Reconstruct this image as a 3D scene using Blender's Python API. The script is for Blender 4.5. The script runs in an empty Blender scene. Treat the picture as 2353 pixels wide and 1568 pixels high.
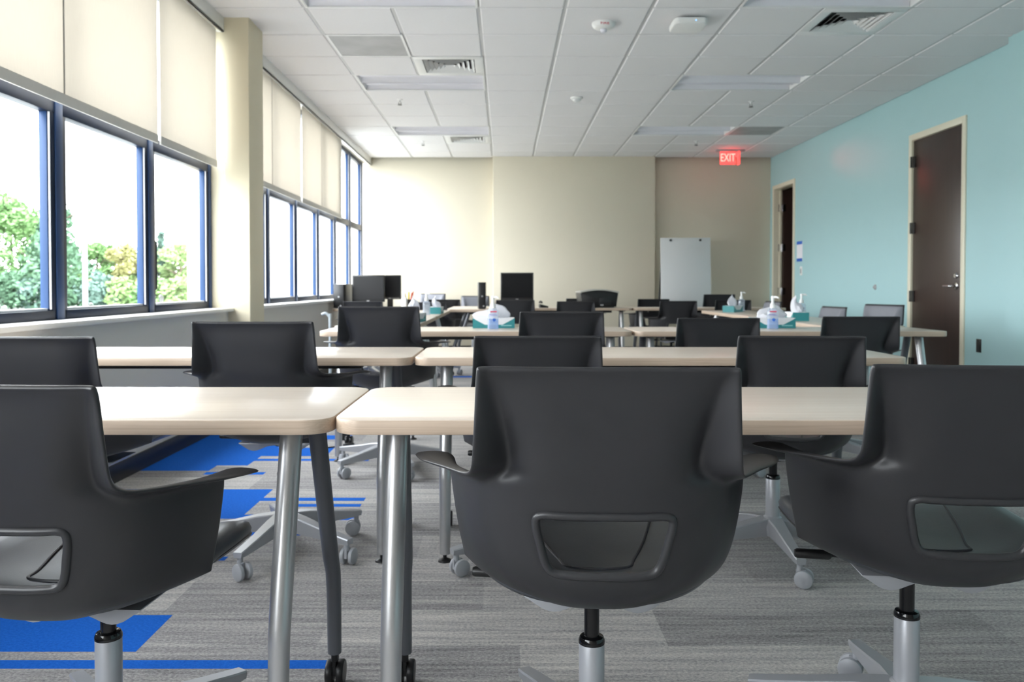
import bpy, bmesh, math, random
from mathutils import Vector, Matrix, Euler, noise
random.seed(11)
PI = math.pi
R = math.radians
sc = bpy.context.scene
COL = sc.collection

# ------------------------------------------------------------------ camera constants
HC = 1.025            # camera height
F = 1880.0            # focal length in pixels of the 2353 px wide frame
VX, VY = 1160.0, 657.0
CEIL = 2.979
TT = 0.760            # table top height

def PX(px, Y):                       # lateral position of a point seen at column px at distance Y
    return (px - VX) * Y / F
def PZ(py, Y):                       # height of a point seen at row py at distance Y
    return HC - (py - VY) * Y / F

# ------------------------------------------------------------------ materials
def new_mat(name):
    m = bpy.data.materials.new(name); m.use_nodes = True
    nt = m.node_tree
    return m, nt, nt.nodes['Principled BSDF'], nt.nodes['Material Output']

def mat(name, col, rough=0.5, metal=0.0, spec=0.5, noise_amt=0.04, noise_scale=30.0, bump=0.0, bump_scale=200.0, emit=None, coat=0.0):
    m, nt, b, out = new_mat(name)
    b.inputs['Roughness'].default_value = rough
    b.inputs['Metallic'].default_value = metal
    b.inputs['Specular IOR Level'].default_value = spec
    if coat: b.inputs['Coat Weight'].default_value = coat
    tc = nt.nodes.new('ShaderNodeTexCoord')
    n = nt.nodes.new('ShaderNodeTexNoise'); n.inputs['Scale'].default_value = noise_scale
    n.inputs['Detail'].default_value = 3
    nt.links.new(tc.outputs['Object'], n.inputs['Vector'])
    mx = nt.nodes.new('ShaderNodeMix'); mx.data_type = 'RGBA'
    mx.inputs[6].default_value = tuple(c * (1 - noise_amt) for c in col) + (1,)
    mx.inputs[7].default_value = tuple(min(1, c * (1 + noise_amt)) for c in col) + (1,)
    nt.links.new(n.outputs['Fac'], mx.inputs[0])
    nt.links.new(mx.outputs[2], b.inputs['Base Color'])
    if bump:
        n2 = nt.nodes.new('ShaderNodeTexNoise'); n2.inputs['Scale'].default_value = bump_scale
        nt.links.new(tc.outputs['Object'], n2.inputs['Vector'])
        bp = nt.nodes.new('ShaderNodeBump'); bp.inputs['Strength'].default_value = bump
        bp.inputs['Distance'].default_value = 0.002
        nt.links.new(n2.outputs['Fac'], bp.inputs['Height'])
        nt.links.new(bp.outputs['Normal'], b.inputs['Normal'])
    if emit:
        b.inputs['Emission Color'].default_value = tuple(emit[0]) + (1,)
        b.inputs['Emission Strength'].default_value = emit[1]
    return m

def wood_mat(name, c1, c2, rough=0.3, scale=(3, 60, 60), spec=0.5, dist=1.5):
    m, nt, b, out = new_mat(name)
    b.inputs['Roughness'].default_value = rough
    b.inputs['Specular IOR Level'].default_value = spec
    tc = nt.nodes.new('ShaderNodeTexCoord')
    mp = nt.nodes.new('ShaderNodeMapping'); mp.inputs['Scale'].default_value = scale
    nt.links.new(tc.outputs['Object'], mp.inputs['Vector'])
    n = nt.nodes.new('ShaderNodeTexNoise'); n.inputs['Scale'].default_value = 1.0
    n.inputs['Detail'].default_value = 6; n.inputs['Distortion'].default_value = dist
    nt.links.new(mp.outputs['Vector'], n.inputs['Vector'])
    cr = nt.nodes.new('ShaderNodeValToRGB')
    cr.color_ramp.elements[0].position = 0.3; cr.color_ramp.elements[0].color = c1 + (1,)
    cr.color_ramp.elements[1].position = 0.7; cr.color_ramp.elements[1].color = c2 + (1,)
    nt.links.new(n.outputs['Fac'], cr.inputs['Fac'])
    nt.links.new(cr.outputs['Color'], b.inputs['Base Color'])
    return m

M = {}
M['shell'] = mat('chair_plastic', (0.0235, 0.0235, 0.0265), 0.41, spec=0.5, noise_amt=0.03, bump=0.06, bump_scale=900)
M['rimplastic'] = mat('chair_rim_plastic', (0.030, 0.030, 0.033), 0.38, noise_amt=0.02)
M['vinyl'] = mat('seat_vinyl', (0.050, 0.055, 0.065), 0.36, spec=0.5, noise_amt=0.06, bump=0.08, bump_scale=400)
M['padgrey'] = mat('back_pad_fabric', (0.20, 0.205, 0.235), 0.6, noise_amt=0.05)
M['vinylseam'] = mat('seat_piping', (0.035, 0.038, 0.045), 0.45)
M['blackplastic'] = mat('black_plastic', (0.008, 0.008, 0.009), 0.4)
M['blackgloss'] = mat('black_gloss', (0.004, 0.004, 0.005), 0.12)
M['silver'] = mat('silver_paint', (0.42, 0.43, 0.46), 0.34, metal=0.35, noise_amt=0.02)
M['casterw'] = mat('caster_wheel', (0.38, 0.39, 0.42), 0.35, noise_amt=0.02)
M['chrome'] = mat('chrome', (0.75, 0.75, 0.77), 0.15, metal=1.0, noise_amt=0.01)
M['legsilver'] = mat('table_leg_silver', (0.52, 0.52, 0.53), 0.30, metal=0.75, noise_amt=0.02)
M['legshaded'] = mat('table_leg_shaded', (0.14, 0.147, 0.165), 0.38, metal=0.3, noise_amt=0.02)  # rear legs: same finish as the front ones, their shade put into the colour
M['tabletop'] = wood_mat('table_laminate', (0.74, 0.63, 0.535), (0.81, 0.715, 0.625), 0.30, (1.6, 45, 45))
M['tableedge'] = wood_mat('table_edge_band', (0.52, 0.395, 0.295), (0.63, 0.50, 0.39), 0.4, (2.2, 70, 160))
M['wallcream'] = mat('wall_cream_paint', (0.70, 0.625, 0.46), 0.6, noise_amt=0.015, noise_scale=4, bump=0.02, bump_scale=300)
M['wallback'] = mat('back_wall_paint', (0.715, 0.655, 0.53), 0.6, noise_amt=0.015, noise_scale=4, bump=0.02, bump_scale=300)
M['wallleft'] = mat('window_wall_paint', (0.70, 0.66, 0.60), 0.6, noise_amt=0.015, noise_scale=4)
M['wallaqua'] = mat('wall_aqua_paint', (0.40, 0.615, 0.64), 0.55, noise_amt=0.012, noise_scale=4, bump=0.02, bump_scale=300)
M['sill'] = mat('sill_paint', (0.82, 0.805, 0.775), 0.35, noise_amt=0.02)
M['tile'] = mat('ceiling_tile', (0.80, 0.785, 0.795), 0.85, spec=0.2, noise_amt=0.03, noise_scale=90, bump=0.15, bump_scale=250)
M['tee'] = mat('ceiling_tee', (0.55, 0.55, 0.555), 0.5, noise_amt=0.02)
M['fixture'] = mat('fixture_white', (0.80, 0.80, 0.80), 0.4, noise_amt=0.01)
M['reflector'] = mat('reflector_lilac', (0.84, 0.83, 0.875), 0.35, noise_amt=0.01)
M['diffuser'] = mat('diffuser_lens', (0.80, 0.79, 0.86), 0.3, noise_amt=0.01)
M['ventdark'] = mat('vent_dark', (0.03, 0.035, 0.035), 0.7)
M['perf'] = mat('perforated_grey', (0.38, 0.38, 0.39), 0.5, noise_amt=0.32, noise_scale=4)
M['bluealu'] = mat('blue_aluminium', (0.018, 0.050, 0.135), 0.42, spec=0.3, noise_amt=0.03)
M['navy'] = mat('navy_aluminium', (0.004, 0.011, 0.032), 0.42, spec=0.3, noise_amt=0.03)
M['gasket'] = mat('pale_gasket', (0.82, 0.82, 0.86), 0.4, noise_amt=0.02)
M['doorwood'] = wood_mat('door_veneer', (0.030, 0.017, 0.014), (0.048, 0.027, 0.021), 0.32, (70, 70, 1.5))
M['doorframe'] = mat('door_frame_paint', (0.74, 0.70, 0.56), 0.4, noise_amt=0.01)
M['teal'] = mat('tissue_box_teal', (0.035, 0.26, 0.28), 0.4, noise_amt=0.06, noise_scale=12)
M['tealpale'] = mat('tissue_box_print', (0.30, 0.62, 0.62), 0.4)
M['white'] = mat('white_card', (0.84, 0.84, 0.86), 0.5, noise_amt=0.03)
M['whiteplastic'] = mat('white_plastic', (0.86, 0.86, 0.85), 0.3, noise_amt=0.01)
M['whiteboard'] = mat('whiteboard_surface', (0.60, 0.605, 0.605), 0.25, noise_amt=0.01)
M['paper'] = mat('paper', (0.80, 0.80, 0.86), 0.7, noise_amt=0.02)
M['bluetape'] = mat('blue_tape', (0.03, 0.14, 0.58), 0.5)
M['redink'] = mat('red_print', (0.62, 0.04, 0.09), 0.4)
M['purpleink'] = mat('purple_print', (0.11, 0.07, 0.42), 0.4)
M['screen'] = mat('screen_black', (0.005, 0.005, 0.006), 0.38, spec=0.25)
M['pcplastic'] = mat('computer_plastic', (0.016, 0.017, 0.019), 0.35)
M['grey'] = mat('grey_plastic', (0.35, 0.35, 0.36), 0.4)
M['printertop'] = mat('printer_top', (0.45, 0.44, 0.40), 0.4)
M['yellow'] = mat('yellow_plastic', (0.85, 0.62, 0.03), 0.4)
M['orange'] = mat('orange_plastic', (0.85, 0.16, 0.08), 0.4)
M['asphalt'] = mat('outdoor_ground', (0.38, 0.39, 0.37), 0.9, noise_amt=0.2, noise_scale=2)
M['bldg'] = mat('outdoor_white_wall', (0.86, 0.86, 0.88), 0.7, noise_amt=0.02, noise_scale=2)
M['bark'] = mat('bark', (0.11, 0.085, 0.06), 0.9, noise_amt=0.3, noise_scale=8)
M['polemetal'] = mat('pole_metal', (0.42, 0.47, 0.50), 0.4, metal=0.2)
M['exitpanel'] = mat('exit_panel_red', (0.55, 0.03, 0.03), 0.3, emit=((1.0, 0.045, 0.04), 1.0))
M['exitletter'] = mat('exit_letter_red', (0.8, 0.05, 0.05), 0.3, emit=((1.0, 0.10, 0.08), 2.6))
M['led'] = mat('blue_led', (0.1, 0.3, 0.9), 0.3, emit=((0.1, 0.35, 1.0), 1.5))
def leafmat(name, c):
    m = mat(name, c, 0.7, noise_amt=0.35, noise_scale=1.2, spec=0.2); return m
M['leaf_dark'] = leafmat('leaf_dark_green', (0.075, 0.145, 0.085))
M['leaf_mid'] = leafmat('leaf_mid_green', (0.125, 0.225, 0.085))
M['leaf_lime'] = leafmat('leaf_lime_green', (0.19, 0.28, 0.11))
M['leaf_gold'] = leafmat('leaf_gold_green', (0.27, 0.265, 0.11))
M['leaf_blue'] = leafmat('leaf_blue_green', (0.10, 0.165, 0.135))

def clear_mat(name, tint, gloss=0.06, rough=0.02, diff=0.0, diffcol=(1, 1, 1)):
    m = bpy.data.materials.new(name); m.use_nodes = True
    nt = m.node_tree; nt.nodes.remove(nt.nodes['Principled BSDF']); out = nt.nodes['Material Output']
    t = nt.nodes.new('ShaderNodeBsdfTransparent'); t.inputs['Color'].default_value = tint + (1,)
    g = nt.nodes.new('ShaderNodeBsdfGlossy'); g.inputs['Roughness'].default_value = rough
    mx = nt.nodes.new('ShaderNodeMixShader'); mx.inputs[0].default_value = gloss
    nt.links.new(t.outputs[0], mx.inputs[1]); nt.links.new(g.outputs[0], mx.inputs[2])
    last = mx
    if diff:
        d = nt.nodes.new('ShaderNodeBsdfDiffuse'); d.inputs['Color'].default_value = diffcol + (1,)
        m2 = nt.nodes.new('ShaderNodeMixShader'); m2.inputs[0].default_value = diff
        nt.links.new(mx.outputs[0], m2.inputs[1]); nt.links.new(d.outputs[0], m2.inputs[2]); last = m2
    nt.links.new(last.outputs[0], out.inputs['Surface'])
    return m
M['glass'] = clear_mat('window_glass', (0.97, 0.985, 0.985), 0.03)
M['bottle'] = clear_mat('clear_bottle', (0.93, 0.95, 0.99), 0.08, 0.05, 0.22, (0.75, 0.82, 0.92))
M['gel'] = clear_mat('blue_gel', (0.66, 0.80, 0.97), 0.04, 0.05, 0.30, (0.35, 0.58, 0.92))
M['gelclear'] = clear_mat('clear_gel', (0.90, 0.92, 0.93), 0.05, 0.05, 0.35, (0.66, 0.68, 0.70))

def shade_material():
    m = bpy.data.materials.new('roller_shade_fabric'); m.use_nodes = True
    nt = m.node_tree; nt.nodes.remove(nt.nodes['Principled BSDF']); out = nt.nodes['Material Output']
    tc = nt.nodes.new('ShaderNodeTexCoord')
    mp = nt.nodes.new('ShaderNodeMapping'); mp.inputs['Scale'].default_value = (8, 60, 4)
    nt.links.new(tc.outputs['Object'], mp.inputs['Vector'])
    n = nt.nodes.new('ShaderNodeTexNoise'); n.inputs['Scale'].default_value = 3
    nt.links.new(mp.outputs[0], n.inputs['Vector'])
    cr = nt.nodes.new('ShaderNodeValToRGB')
    cr.color_ramp.elements[0].color = (0.675, 0.635, 0.575, 1); cr.color_ramp.elements[1].color = (0.735, 0.695, 0.635, 1)
    nt.links.new(n.outputs['Fac'], cr.inputs['Fac'])
    d = nt.nodes.new('ShaderNodeBsdfDiffuse'); t = nt.nodes.new('ShaderNodeBsdfTranslucent')
    nt.links.new(cr.outputs[0], d.inputs['Color']); nt.links.new(cr.outputs[0], t.inputs['Color'])
    mx = nt.nodes.new('ShaderNodeMixShader'); mx.inputs[0].default_value = SHADE_T
    nt.links.new(d.outputs[0], mx.inputs[1]); nt.links.new(t.outputs[0], mx.inputs[2])
    nt.links.new(mx.outputs[0], out.inputs['Surface'])
    return m
SHADE_T = 0.43
M['shade'] = shade_material()
M['shadeshadow'] = mat('shade_mullion_shadow', (0.45, 0.42, 0.37), 0.8)  # darker tone for the mullion shadow lines painted on the shades
M['shadebar'] = mat('shade_bar', (0.60, 0.575, 0.54), 0.5)

def tissue_material():
    m = bpy.data.materials.new('tissue_paper'); m.use_nodes = True
    nt = m.node_tree; b = nt.nodes['Principled BSDF']; out = nt.nodes['Material Output']
    b.inputs['Base Color'].default_value = (0.86, 0.86, 0.90, 1); b.inputs['Roughness'].default_value = 0.9
    t = nt.nodes.new('ShaderNodeBsdfTranslucent'); t.inputs['Color'].default_value = (0.86, 0.86, 0.9, 1)
    mx = nt.nodes.new('ShaderNodeMixShader'); mx.inputs[0].default_value = 0.35
    nt.links.new(b.outputs[0], mx.inputs[1]); nt.links.new(t.outputs[0], mx.inputs[2])
    nt.links.new(mx.outputs[0], out.inputs['Surface'])
    return m
M['tissue'] = tissue_material()

def carpet_material(name, blue=False):
    m, nt, b, out = new_mat(name)
    b.inputs['Roughness'].default_value = 0.95; b.inputs['Specular IOR Level'].default_value = 0.1
    L = nt.links.new
    tc = nt.nodes.new('ShaderNodeTexCoord')
    def mapping(s):
        mp = nt.nodes.new('ShaderNodeMapping'); mp.inputs['Scale'].default_value = s
        L(tc.outputs['Object'], mp.inputs['Vector']); return mp
    def noise_n(s, detail=2, rough=0.5):
        n = nt.nodes.new('ShaderNodeTexNoise'); n.inputs['Scale'].default_value = 1.0
        n.inputs['Detail'].default_value = detail; n.inputs['Roughness'].default_value = rough
        L(mapping(s).outputs[0], n.inputs['Vector']); return n
    def math_n(op, a, bval=None, c=None):
        n = nt.nodes.new('ShaderNodeMath'); n.operation = op
        for i, v in enumerate((a, bval, c)):
            if v is None: continue
            if isinstance(v, (int, float)): n.inputs[i].default_value = v
            else: L(v, n.inputs[i])
        return n.outputs[0]
    pile = noise_n((105, 150, 1), 3, 0.75).outputs['Fac']
    if blue:
        cr = nt.nodes.new('ShaderNodeValToRGB')
        cr.color_ramp.elements[0].position = 0.25; cr.color_ramp.elements[0].color = (0.008, 0.095, 0.46, 1)
        cr.color_ramp.elements[1].position = 0.75; cr.color_ramp.elements[1].color = (0.02, 0.165, 0.68, 1)
        L(pile, cr.inputs['Fac']); L(cr.outputs[0], b.inputs['Base Color'])
    else:
        sx = nt.nodes.new('ShaderNodeSeparateXYZ'); L(tc.outputs['Object'], sx.inputs[0])
        row = math_n('FLOOR', math_n('DIVIDE', sx.outputs['Y'], 0.2563))
        wn = nt.nodes.new('ShaderNodeTexWhiteNoise'); wn.noise_dimensions = '1D'; L(row, wn.inputs['W'])
        colx = math_n('FLOOR', math_n('ADD', math_n('DIVIDE', sx.outputs['X'], 1.0), math_n('MULTIPLY', wn.outputs['Value'], 3.0)))
        wn2 = nt.nodes.new('ShaderNodeTexWhiteNoise'); wn2.noise_dimensions = '2D'
        cx = nt.nodes.new('ShaderNodeCombineXYZ'); L(row, cx.inputs[0]); L(colx, cx.inputs[1]); L(cx.outputs[0], wn2.inputs['Vector'])
        plank = wn2.outputs['Value']
        stripe = noise_n((1.9, 30, 1), 4, 0.7).outputs['Fac']
        stripe2 = noise_n((3.0, 60, 1), 2, 0.6).outputs['Fac']
        v = math_n('ADD', math_n('MULTIPLY', plank, 0.22), math_n('MULTIPLY', stripe, 0.66))
        v = math_n('ADD', math_n('ADD', v, -0.055), math_n('MULTIPLY', stripe2, 0.30))
        v = math_n('ADD', v, math_n('MULTIPLY', math_n('SUBTRACT', pile, 0.5), 1.05))
        cr = nt.nodes.new('ShaderNodeValToRGB')
        e = cr.color_ramp.elements
        e[0].position = 0.18; e[0].color = (0.12, 0.116, 0.122, 1)
        e[1].position = 0.95; e[1].color = (0.74, 0.715, 0.66, 1)
        k = e.new(0.50); k.color = (0.345, 0.333, 0.335, 1)
        k = e.new(0.70); k.color = (0.52, 0.50, 0.48, 1)
        L(v, cr.inputs['Fac']); L(cr.outputs[0], b.inputs['Base Color'])
    bp = nt.nodes.new('ShaderNodeBump'); bp.inputs['Strength'].default_value = 0.5; bp.inputs['Distance'].default_value = 0.004
    L(pile, bp.inputs['Height']); L(bp.outputs[0], b.inputs['Normal'])
    return m
M['carpet'] = carpet_material('carpet_grey_stripe')
M['carpetblue'] = carpet_material('carpet_blue', True)

# ------------------------------------------------------------------ mesh helpers
class MB:
    def __init__(s): s.v = []; s.f = []; s.m = []
    def add(s, vs, fs, mi=0):
        o = len(s.v); s.v += [tuple(v) for v in vs]
        for f in fs: s.f.append(tuple(i + o for i in f)); s.m.append(mi)
        return s
    def box(s, x0, x1, y0, y1, z0, z1, mi=0, M4=None):
        vs = [Vector((x, y, z)) for z in (z0, z1) for y in (y0, y1) for x in (x0, x1)]
        if M4 is not None: vs = [M4 @ v for v in vs]
        return s.add(vs, [(0, 2, 3, 1), (4, 5, 7, 6), (0, 1, 5, 4), (2, 6, 7, 3), (0, 4, 6, 2), (1, 3, 7, 5)], mi)
    def tube(s, path, rad, n=16, mi=0, caps=True, sx=1.0):
        P = [Vector(p) for p in path]; k = len(P)
        rads = rad if isinstance(rad, (list, tuple)) else [rad] * k
        t0 = (P[1] - P[0]).normalized()
        up = Vector((0, 0, 1)) if abs(t0.z) < 0.9 else Vector((1, 0, 0))
        nrm = (up - t0 * up.dot(t0)).normalized()
        rings = []
        for i in range(k):
            t = (P[min(i + 1, k - 1)] - P[max(i - 1, 0)]).normalized()
            nrm = (nrm - t * nrm.dot(t)).normalized()
            bi = t.cross(nrm)
            rings.append([P[i] + (nrm * math.cos(2 * PI * j / n) + bi * math.sin(2 * PI * j / n) * sx) * rads[i] for j in range(n)])
        vs = [v for r in rings for v in r]; fs = []
        for i in range(k - 1):
            for j in range(n):
                fs.append((i * n + j, i * n + (j + 1) % n, (i + 1) * n + (j + 1) % n, (i + 1) * n + j))
        if caps: fs.append(tuple(range(n))[::-1]); fs.append(tuple((k - 1) * n + j for j in range(n)))
        return s.add(vs, fs, mi)
    def ring(s, path, rad, n=8, mi=0):       # closed tube
        P = [Vector(p) for p in path]; k = len(P)
        vs = []; fs = []
        c = sum(P, Vector()) / k
        for i in range(k):
            t = (P[(i + 1) % k] - P[i - 1]).normalized()
            out = (P[i] - c); out = (out - t * out.dot(t)).normalized(); bi = t.cross(out)
            for j in range(n):
                a = 2 * PI * j / n
                vs.append(P[i] + (out * math.cos(a) + bi * math.sin(a)) * rad)
        for i in range(k):
            for j in range(n):
                i2 = (i + 1) % k
                fs.append((i * n + j, i * n + (j + 1) % n, i2 * n + (j + 1) % n, i2 * n + j))
        return s.add(vs, fs, mi)
    def lathe(s, prof, n=24, o=(0, 0, 0), mi=0, M4=None, sy=1.0):   # prof: (r, z)
        vs = []; fs = []
        for r, z in prof:
            for j in range(n):
                a = 2 * PI * j / n
                v = Vector((r * math.cos(a), r * math.sin(a) * sy, z))
                if M4 is not None: v = M4 @ v
                vs.append(v + Vector(o))
        k = len(prof)
        for i in range(k - 1):
            for j in range(n):
                fs.append((i * n + j, i * n + (j + 1) % n, (i + 1) * n + (j + 1) % n, (i + 1) * n + j))
        fs.append(tuple(range(n))[::-1]); fs.append(tuple((k - 1) * n + j for j in range(n)))
        return s.add(vs, fs, mi)
    def prism(s, pts, z0, z1, mi_top=0, mi_side=0, M4=None):
        n = len(pts)
        vs = [Vector((p[0], p[1], z0)) for p in pts] + [Vector((p[0], p[1], z1)) for p in pts]
        if M4 is not None: vs = [M4 @ v for v in vs]
        s.add(vs, [tuple(range(n))[::-1], tuple(range(n, 2 * n))], mi_top)
        o = len(s.v) - 2 * n
        for i in range(n):
            s.f.append((o + i, o + (i + 1) % n, o + n + (i + 1) % n, o + n + i)); s.m.append(mi_side)
        return s
    def mesh(s, name, mats, smooth=False):
        me = bpy.data.meshes.new(name); me.from_pydata(s.v, [], s.f)
        for m in (mats if isinstance(mats, (list, tuple)) else [mats]): me.materials.append(m)
        me.polygons.foreach_set('material_index', s.m)
        me.update()
        if smooth:
            me.polygons.foreach_set('use_smooth', [True] * len(me.polygons))
        return me
    def build(s, name, mats, parent=None, loc=(0, 0, 0), rot=(0, 0, 0), smooth=None, bevel=0, seg=2, angle=40, sub=0, solid=None):
        me = s.mesh(name, mats)
        o = bpy.data.objects.new(name, me); COL.objects.link(o)
        if solid:
            md = o.modifiers.new('s', 'SOLIDIFY'); md.thickness = solid[0]; md.offset = solid[1]
        if sub:
            md = o.modifiers.new('u', 'SUBSURF'); md.levels = sub; md.render_levels = sub
        if bevel:
            md = o.modifiers.new('b', 'BEVEL'); md.width = bevel; md.segments = seg; md.limit_method = 'ANGLE'; md.angle_limit = R(35)
        if o.modifiers:
            dg = bpy.context.evaluated_depsgraph_get()
            me2 = bpy.data.meshes.new_from_object(o.evaluated_get(dg))
            o.modifiers.clear(); o.data = me2; me2.name = name
            bpy.data.meshes.remove(me); me = me2
        sm = (bool(sub) or bool(bevel)) if smooth is None else smooth
        if sm:
            bm = bmesh.new(); bm.from_mesh(me)
            for f in bm.faces: f.smooth = True
            for e in bm.edges:
                if len(e.link_faces) == 2 and e.calc_face_angle(0) > R(angle): e.smooth = False
            bm.to_mesh(me); bm.free()
        o.parent = parent; o.location = loc; o.rotation_euler = rot
        return o

def tag(o, label, cat, group=None, kind=None):
    o['label'] = label; o['category'] = cat
    if group: o['group'] = group
    if kind: o['kind'] = kind
    return o
def empty(name, loc=(0, 0, 0), rz=0, label=None, cat=None, group=None):
    o = bpy.data.objects.new(name, None); COL.objects.link(o)
    o.location = loc; o.rotation_euler = (0, 0, rz); o.empty_display_size = 0.1
    if label: tag(o, label, cat, group)
    return o
def struct(o): o['kind'] = 'structure'; return o
def dup(root, loc, rz, label, group=None):
    """a copy of a thing, its parts and their sub-parts"""
    def cp(o, parent):
        c = o.copy(); COL.objects.link(c); c.parent = parent
        c.matrix_parent_inverse = o.matrix_parent_inverse.copy()
        for ch in list(o.children): cp(ch, c)
        return c
    r = cp(root, None); r.location = loc; r.rotation_euler = (0, 0, rz); r['label'] = label
    if group: r['group'] = group
    return r
def kid(o, stem):
    for c in o.children:
        if c.name.split('.')[0] == stem: return c
def bez(P, t):
    a = (1 - t)
    return tuple(a**3 * P[0][i] + 3 * a * a * t * P[1][i] + 3 * a * t * t * P[2][i] + t**3 * P[3][i] for i in range(2))
def rrect(w, d, r, n=8):
    pts = []
    for cx, cy, a0 in ((w/2 - r, d/2 - r, 0), (-w/2 + r, d/2 - r, 90), (-w/2 + r, -d/2 + r, 180), (w/2 - r, -d/2 + r, 270)):
        for i in range(n + 1):
            a = R(a0 + 90 * i / n); pts.append((cx + r * math.cos(a), cy + r * math.sin(a)))
    return pts
def smooth_closed(P, k=5):
    out = []; n = len(P); P = [Vector(p) for p in P]
    for i in range(n):
        p0, p1, p2, p3 = P[i-1], P[i], P[(i+1) % n], P[(i+2) % n]
        for j in range(k):
            t = j / k
            out.append(0.5 * ((2*p1) + (-p0+p2)*t + (2*p0-5*p1+4*p2-p3)*t*t + (-p0+3*p1-3*p2+p3)*t**3))
    return out
def smooth_open(P, k=5):
    P = [Vector(p) for p in P]; n = len(P); out = []
    for i in range(n - 1):
        p0, p1, p2, p3 = P[max(i-1, 0)], P[i], P[i+1], P[min(i+2, n-1)]
        for j in range(k):
            t = j / k
            out.append(0.5 * ((2*p1) + (-p0+p2)*t + (2*p0-5*p1+4*p2-p3)*t*t + (-p0+3*p1-3*p2+p3)*t**3))
    out.append(P[-1]); return out
def text_mesh(name, body, size, material, extrude=0.0008, align='CENTER'):
    cu = bpy.data.curves.new(name, 'FONT'); cu.body = body; cu.size = size; cu.extrude = extrude
    cu.align_x = align; cu.align_y = 'CENTER'
    o = bpy.data.objects.new(name, cu); COL.objects.link(o)
    dg = bpy.context.evaluated_depsgraph_get(); dg.update()
    me = bpy.data.meshes.new_from_object(o.evaluated_get(dg))
    bpy.data.objects.remove(o); bpy.data.curves.remove(cu)
    me.materials.clear(); me.materials.append(material)
    for p in me.polygons: p.material_index = 0
    return me
def link_mesh(name, me, parent=None, loc=(0, 0, 0), rot=(0, 0, 0)):
    o = bpy.data.objects.new(name, me); COL.objects.link(o); o.parent = parent; o.location = loc; o.rotation_euler = rot
    return o

# ------------------------------------------------------------------ room shell
YB, YM, YF = 12.60, 12.40, -3.0          # back wall, its middle projection, wall behind the camera
XL, XR, XRN, YJ = -2.03, 4.08, 3.963, 6.48
WX = -2.15                               # inner face of the window frames

# floor: grey striped planks with blue planks let in
FS = 1.025
blue = [(-2.1, -1.008, 2.214, 2.464), (-2.1, -0.45, 2.115, 2.165), (-2.1, -1.138, 3.49, 4.0), (-1.138, -0.655, 3.78, 3.84),
        (-1.0, -0.655, 3.68, 3.73), (-1.138, -0.64, 3.47, 3.555), (-1.3, -0.82, 3.255, 3.30), (-1.6, -1.02, 2.956, 3.0),
        (-1.6, -1.28, 4.31, 4.37), (-2.1, -1.60, 4.40, 4.53), (-2.1, -1.43, 4.53, 4.78), (-2.1, -1.05, 4.78, 5.03),
        (-2.1, -1.40, 5.03, 5.30), (-2.1, -1.02, 5.30, 5.45), (-2.1, -1.55, 5.45, 5.80), (-1.43, -0.78, 4.65, 4.71),
        (-1.75, -1.20, 7.70, 8.55), (-0.62, -0.35, 8.9, 9.05), (-2.1, -1.3, 6.6, 6.9), (-2.1, -1.35, 1.2, 1.5), (-2.1, -1.2, 0.2, 0.45)]
blue = [tuple(v * FS for v in b) for b in blue]
xs = sorted({XL - 0.3, XR + 0.3} | {b[0] for b in blue if b[0] > XL - 0.29} | {b[1] for b in blue})
ys = sorted({YF - 0.2, YB + 0.2} | {b[2] for b in blue} | {b[3] for b in blue})
fl = MB(); vi = {}
for j, y in enumerate(ys):
    for i, x in enumerate(xs): vi[i, j] = len(fl.v); fl.v.append((x, y, 0))
for j in range(len(ys) - 1):
    for i in range(len(xs) - 1):
        cx, cy = (xs[i] + xs[i+1]) / 2, (ys[j] + ys[j+1]) / 2
        isb = any(b[0] <= cx <= b[1] and b[2] <= cy <= b[3] for b in blue)
        fl.f.append((vi[i, j], vi[i+1, j], vi[i+1, j+1], vi[i, j+1])); fl.m.append(1 if isb else 0)
struct(fl.build('floor', [M['carpet'], M['carpetblue']]))

# ceiling: lay-in tiles with recessed tees
T = 0.6096
CX0, CY0 = -1.404, 5.80
xlines = [CX0 - T - 0.05] + [CX0 + T * k for k in range(0, 10)]
ylines = [CY0 + T * k for k in range(-15, 12)]
def cell(i, j): return (CX0 + T * i, CX0 + T * (i + 1), CY0 + T * j, CY0 + T * (j + 1))
lights = [(i, j) for i in (0, 5) for j in (-5, -1, 3, 7)]
vents = [(1, 2), (6, 0), (1, 8)]
grilles = [(0, 1), (7, 7)]
skip = set()
for i, j in lights: skip |= {(i, j), (i + 1, j)}
skip |= set(vents) | set(grilles)
ce = MB()
ZT, ZG = CEIL, CEIL + 0.007
for a in range(len(xlines) - 1):
    for b in range(len(ylines) - 1):
        if (a - 1, b - 15) in skip: continue
        x0, x1, y0, y1 = xlines[a], xlines[a+1], ylines[b], ylines[b+1]
        if a == len(xlines) - 2: x1 = min(x1, XR + 0.02)
        o1, o2 = 0.011, 0.019
        vs = [(x0, y0, ZG), (x1, y0, ZG), (x1, y1, ZG), (x0, y1, ZG)]
        vs += [(x0 + o1, y0 + o1, ZG), (x1 - o1, y0 + o1, ZG), (x1 - o1, y1 - o1, ZG), (x0 + o1, y1 - o1, ZG)]
        vs += [(x0 + o2, y0 + o2, ZT), (x1 - o2, y0 + o2, ZT), (x1 - o2, y1 - o2, ZT), (x0 + o2, y1 - o2, ZT)]
        o = len(ce.v); ce.v += vs
        for k in range(4):
            k2 = (k + 1) % 4
            ce.f.append((o + k, o + k2, o + 4 + k2, o + 4 + k)); ce.m.append(1)
            ce.f.append((o + 4 + k, o + 4 + k2, o + 8 + k2, o + 8 + k)); ce.m.append(0)
        ce.f.append((o + 8, o + 9, o + 10, o + 11)); ce.m.append(0)
ce.box(XL - 0.4, XR + 0.4, YF - 0.3, YB + 0.3, CEIL + 0.25, CEIL + 0.35, 1)
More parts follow.
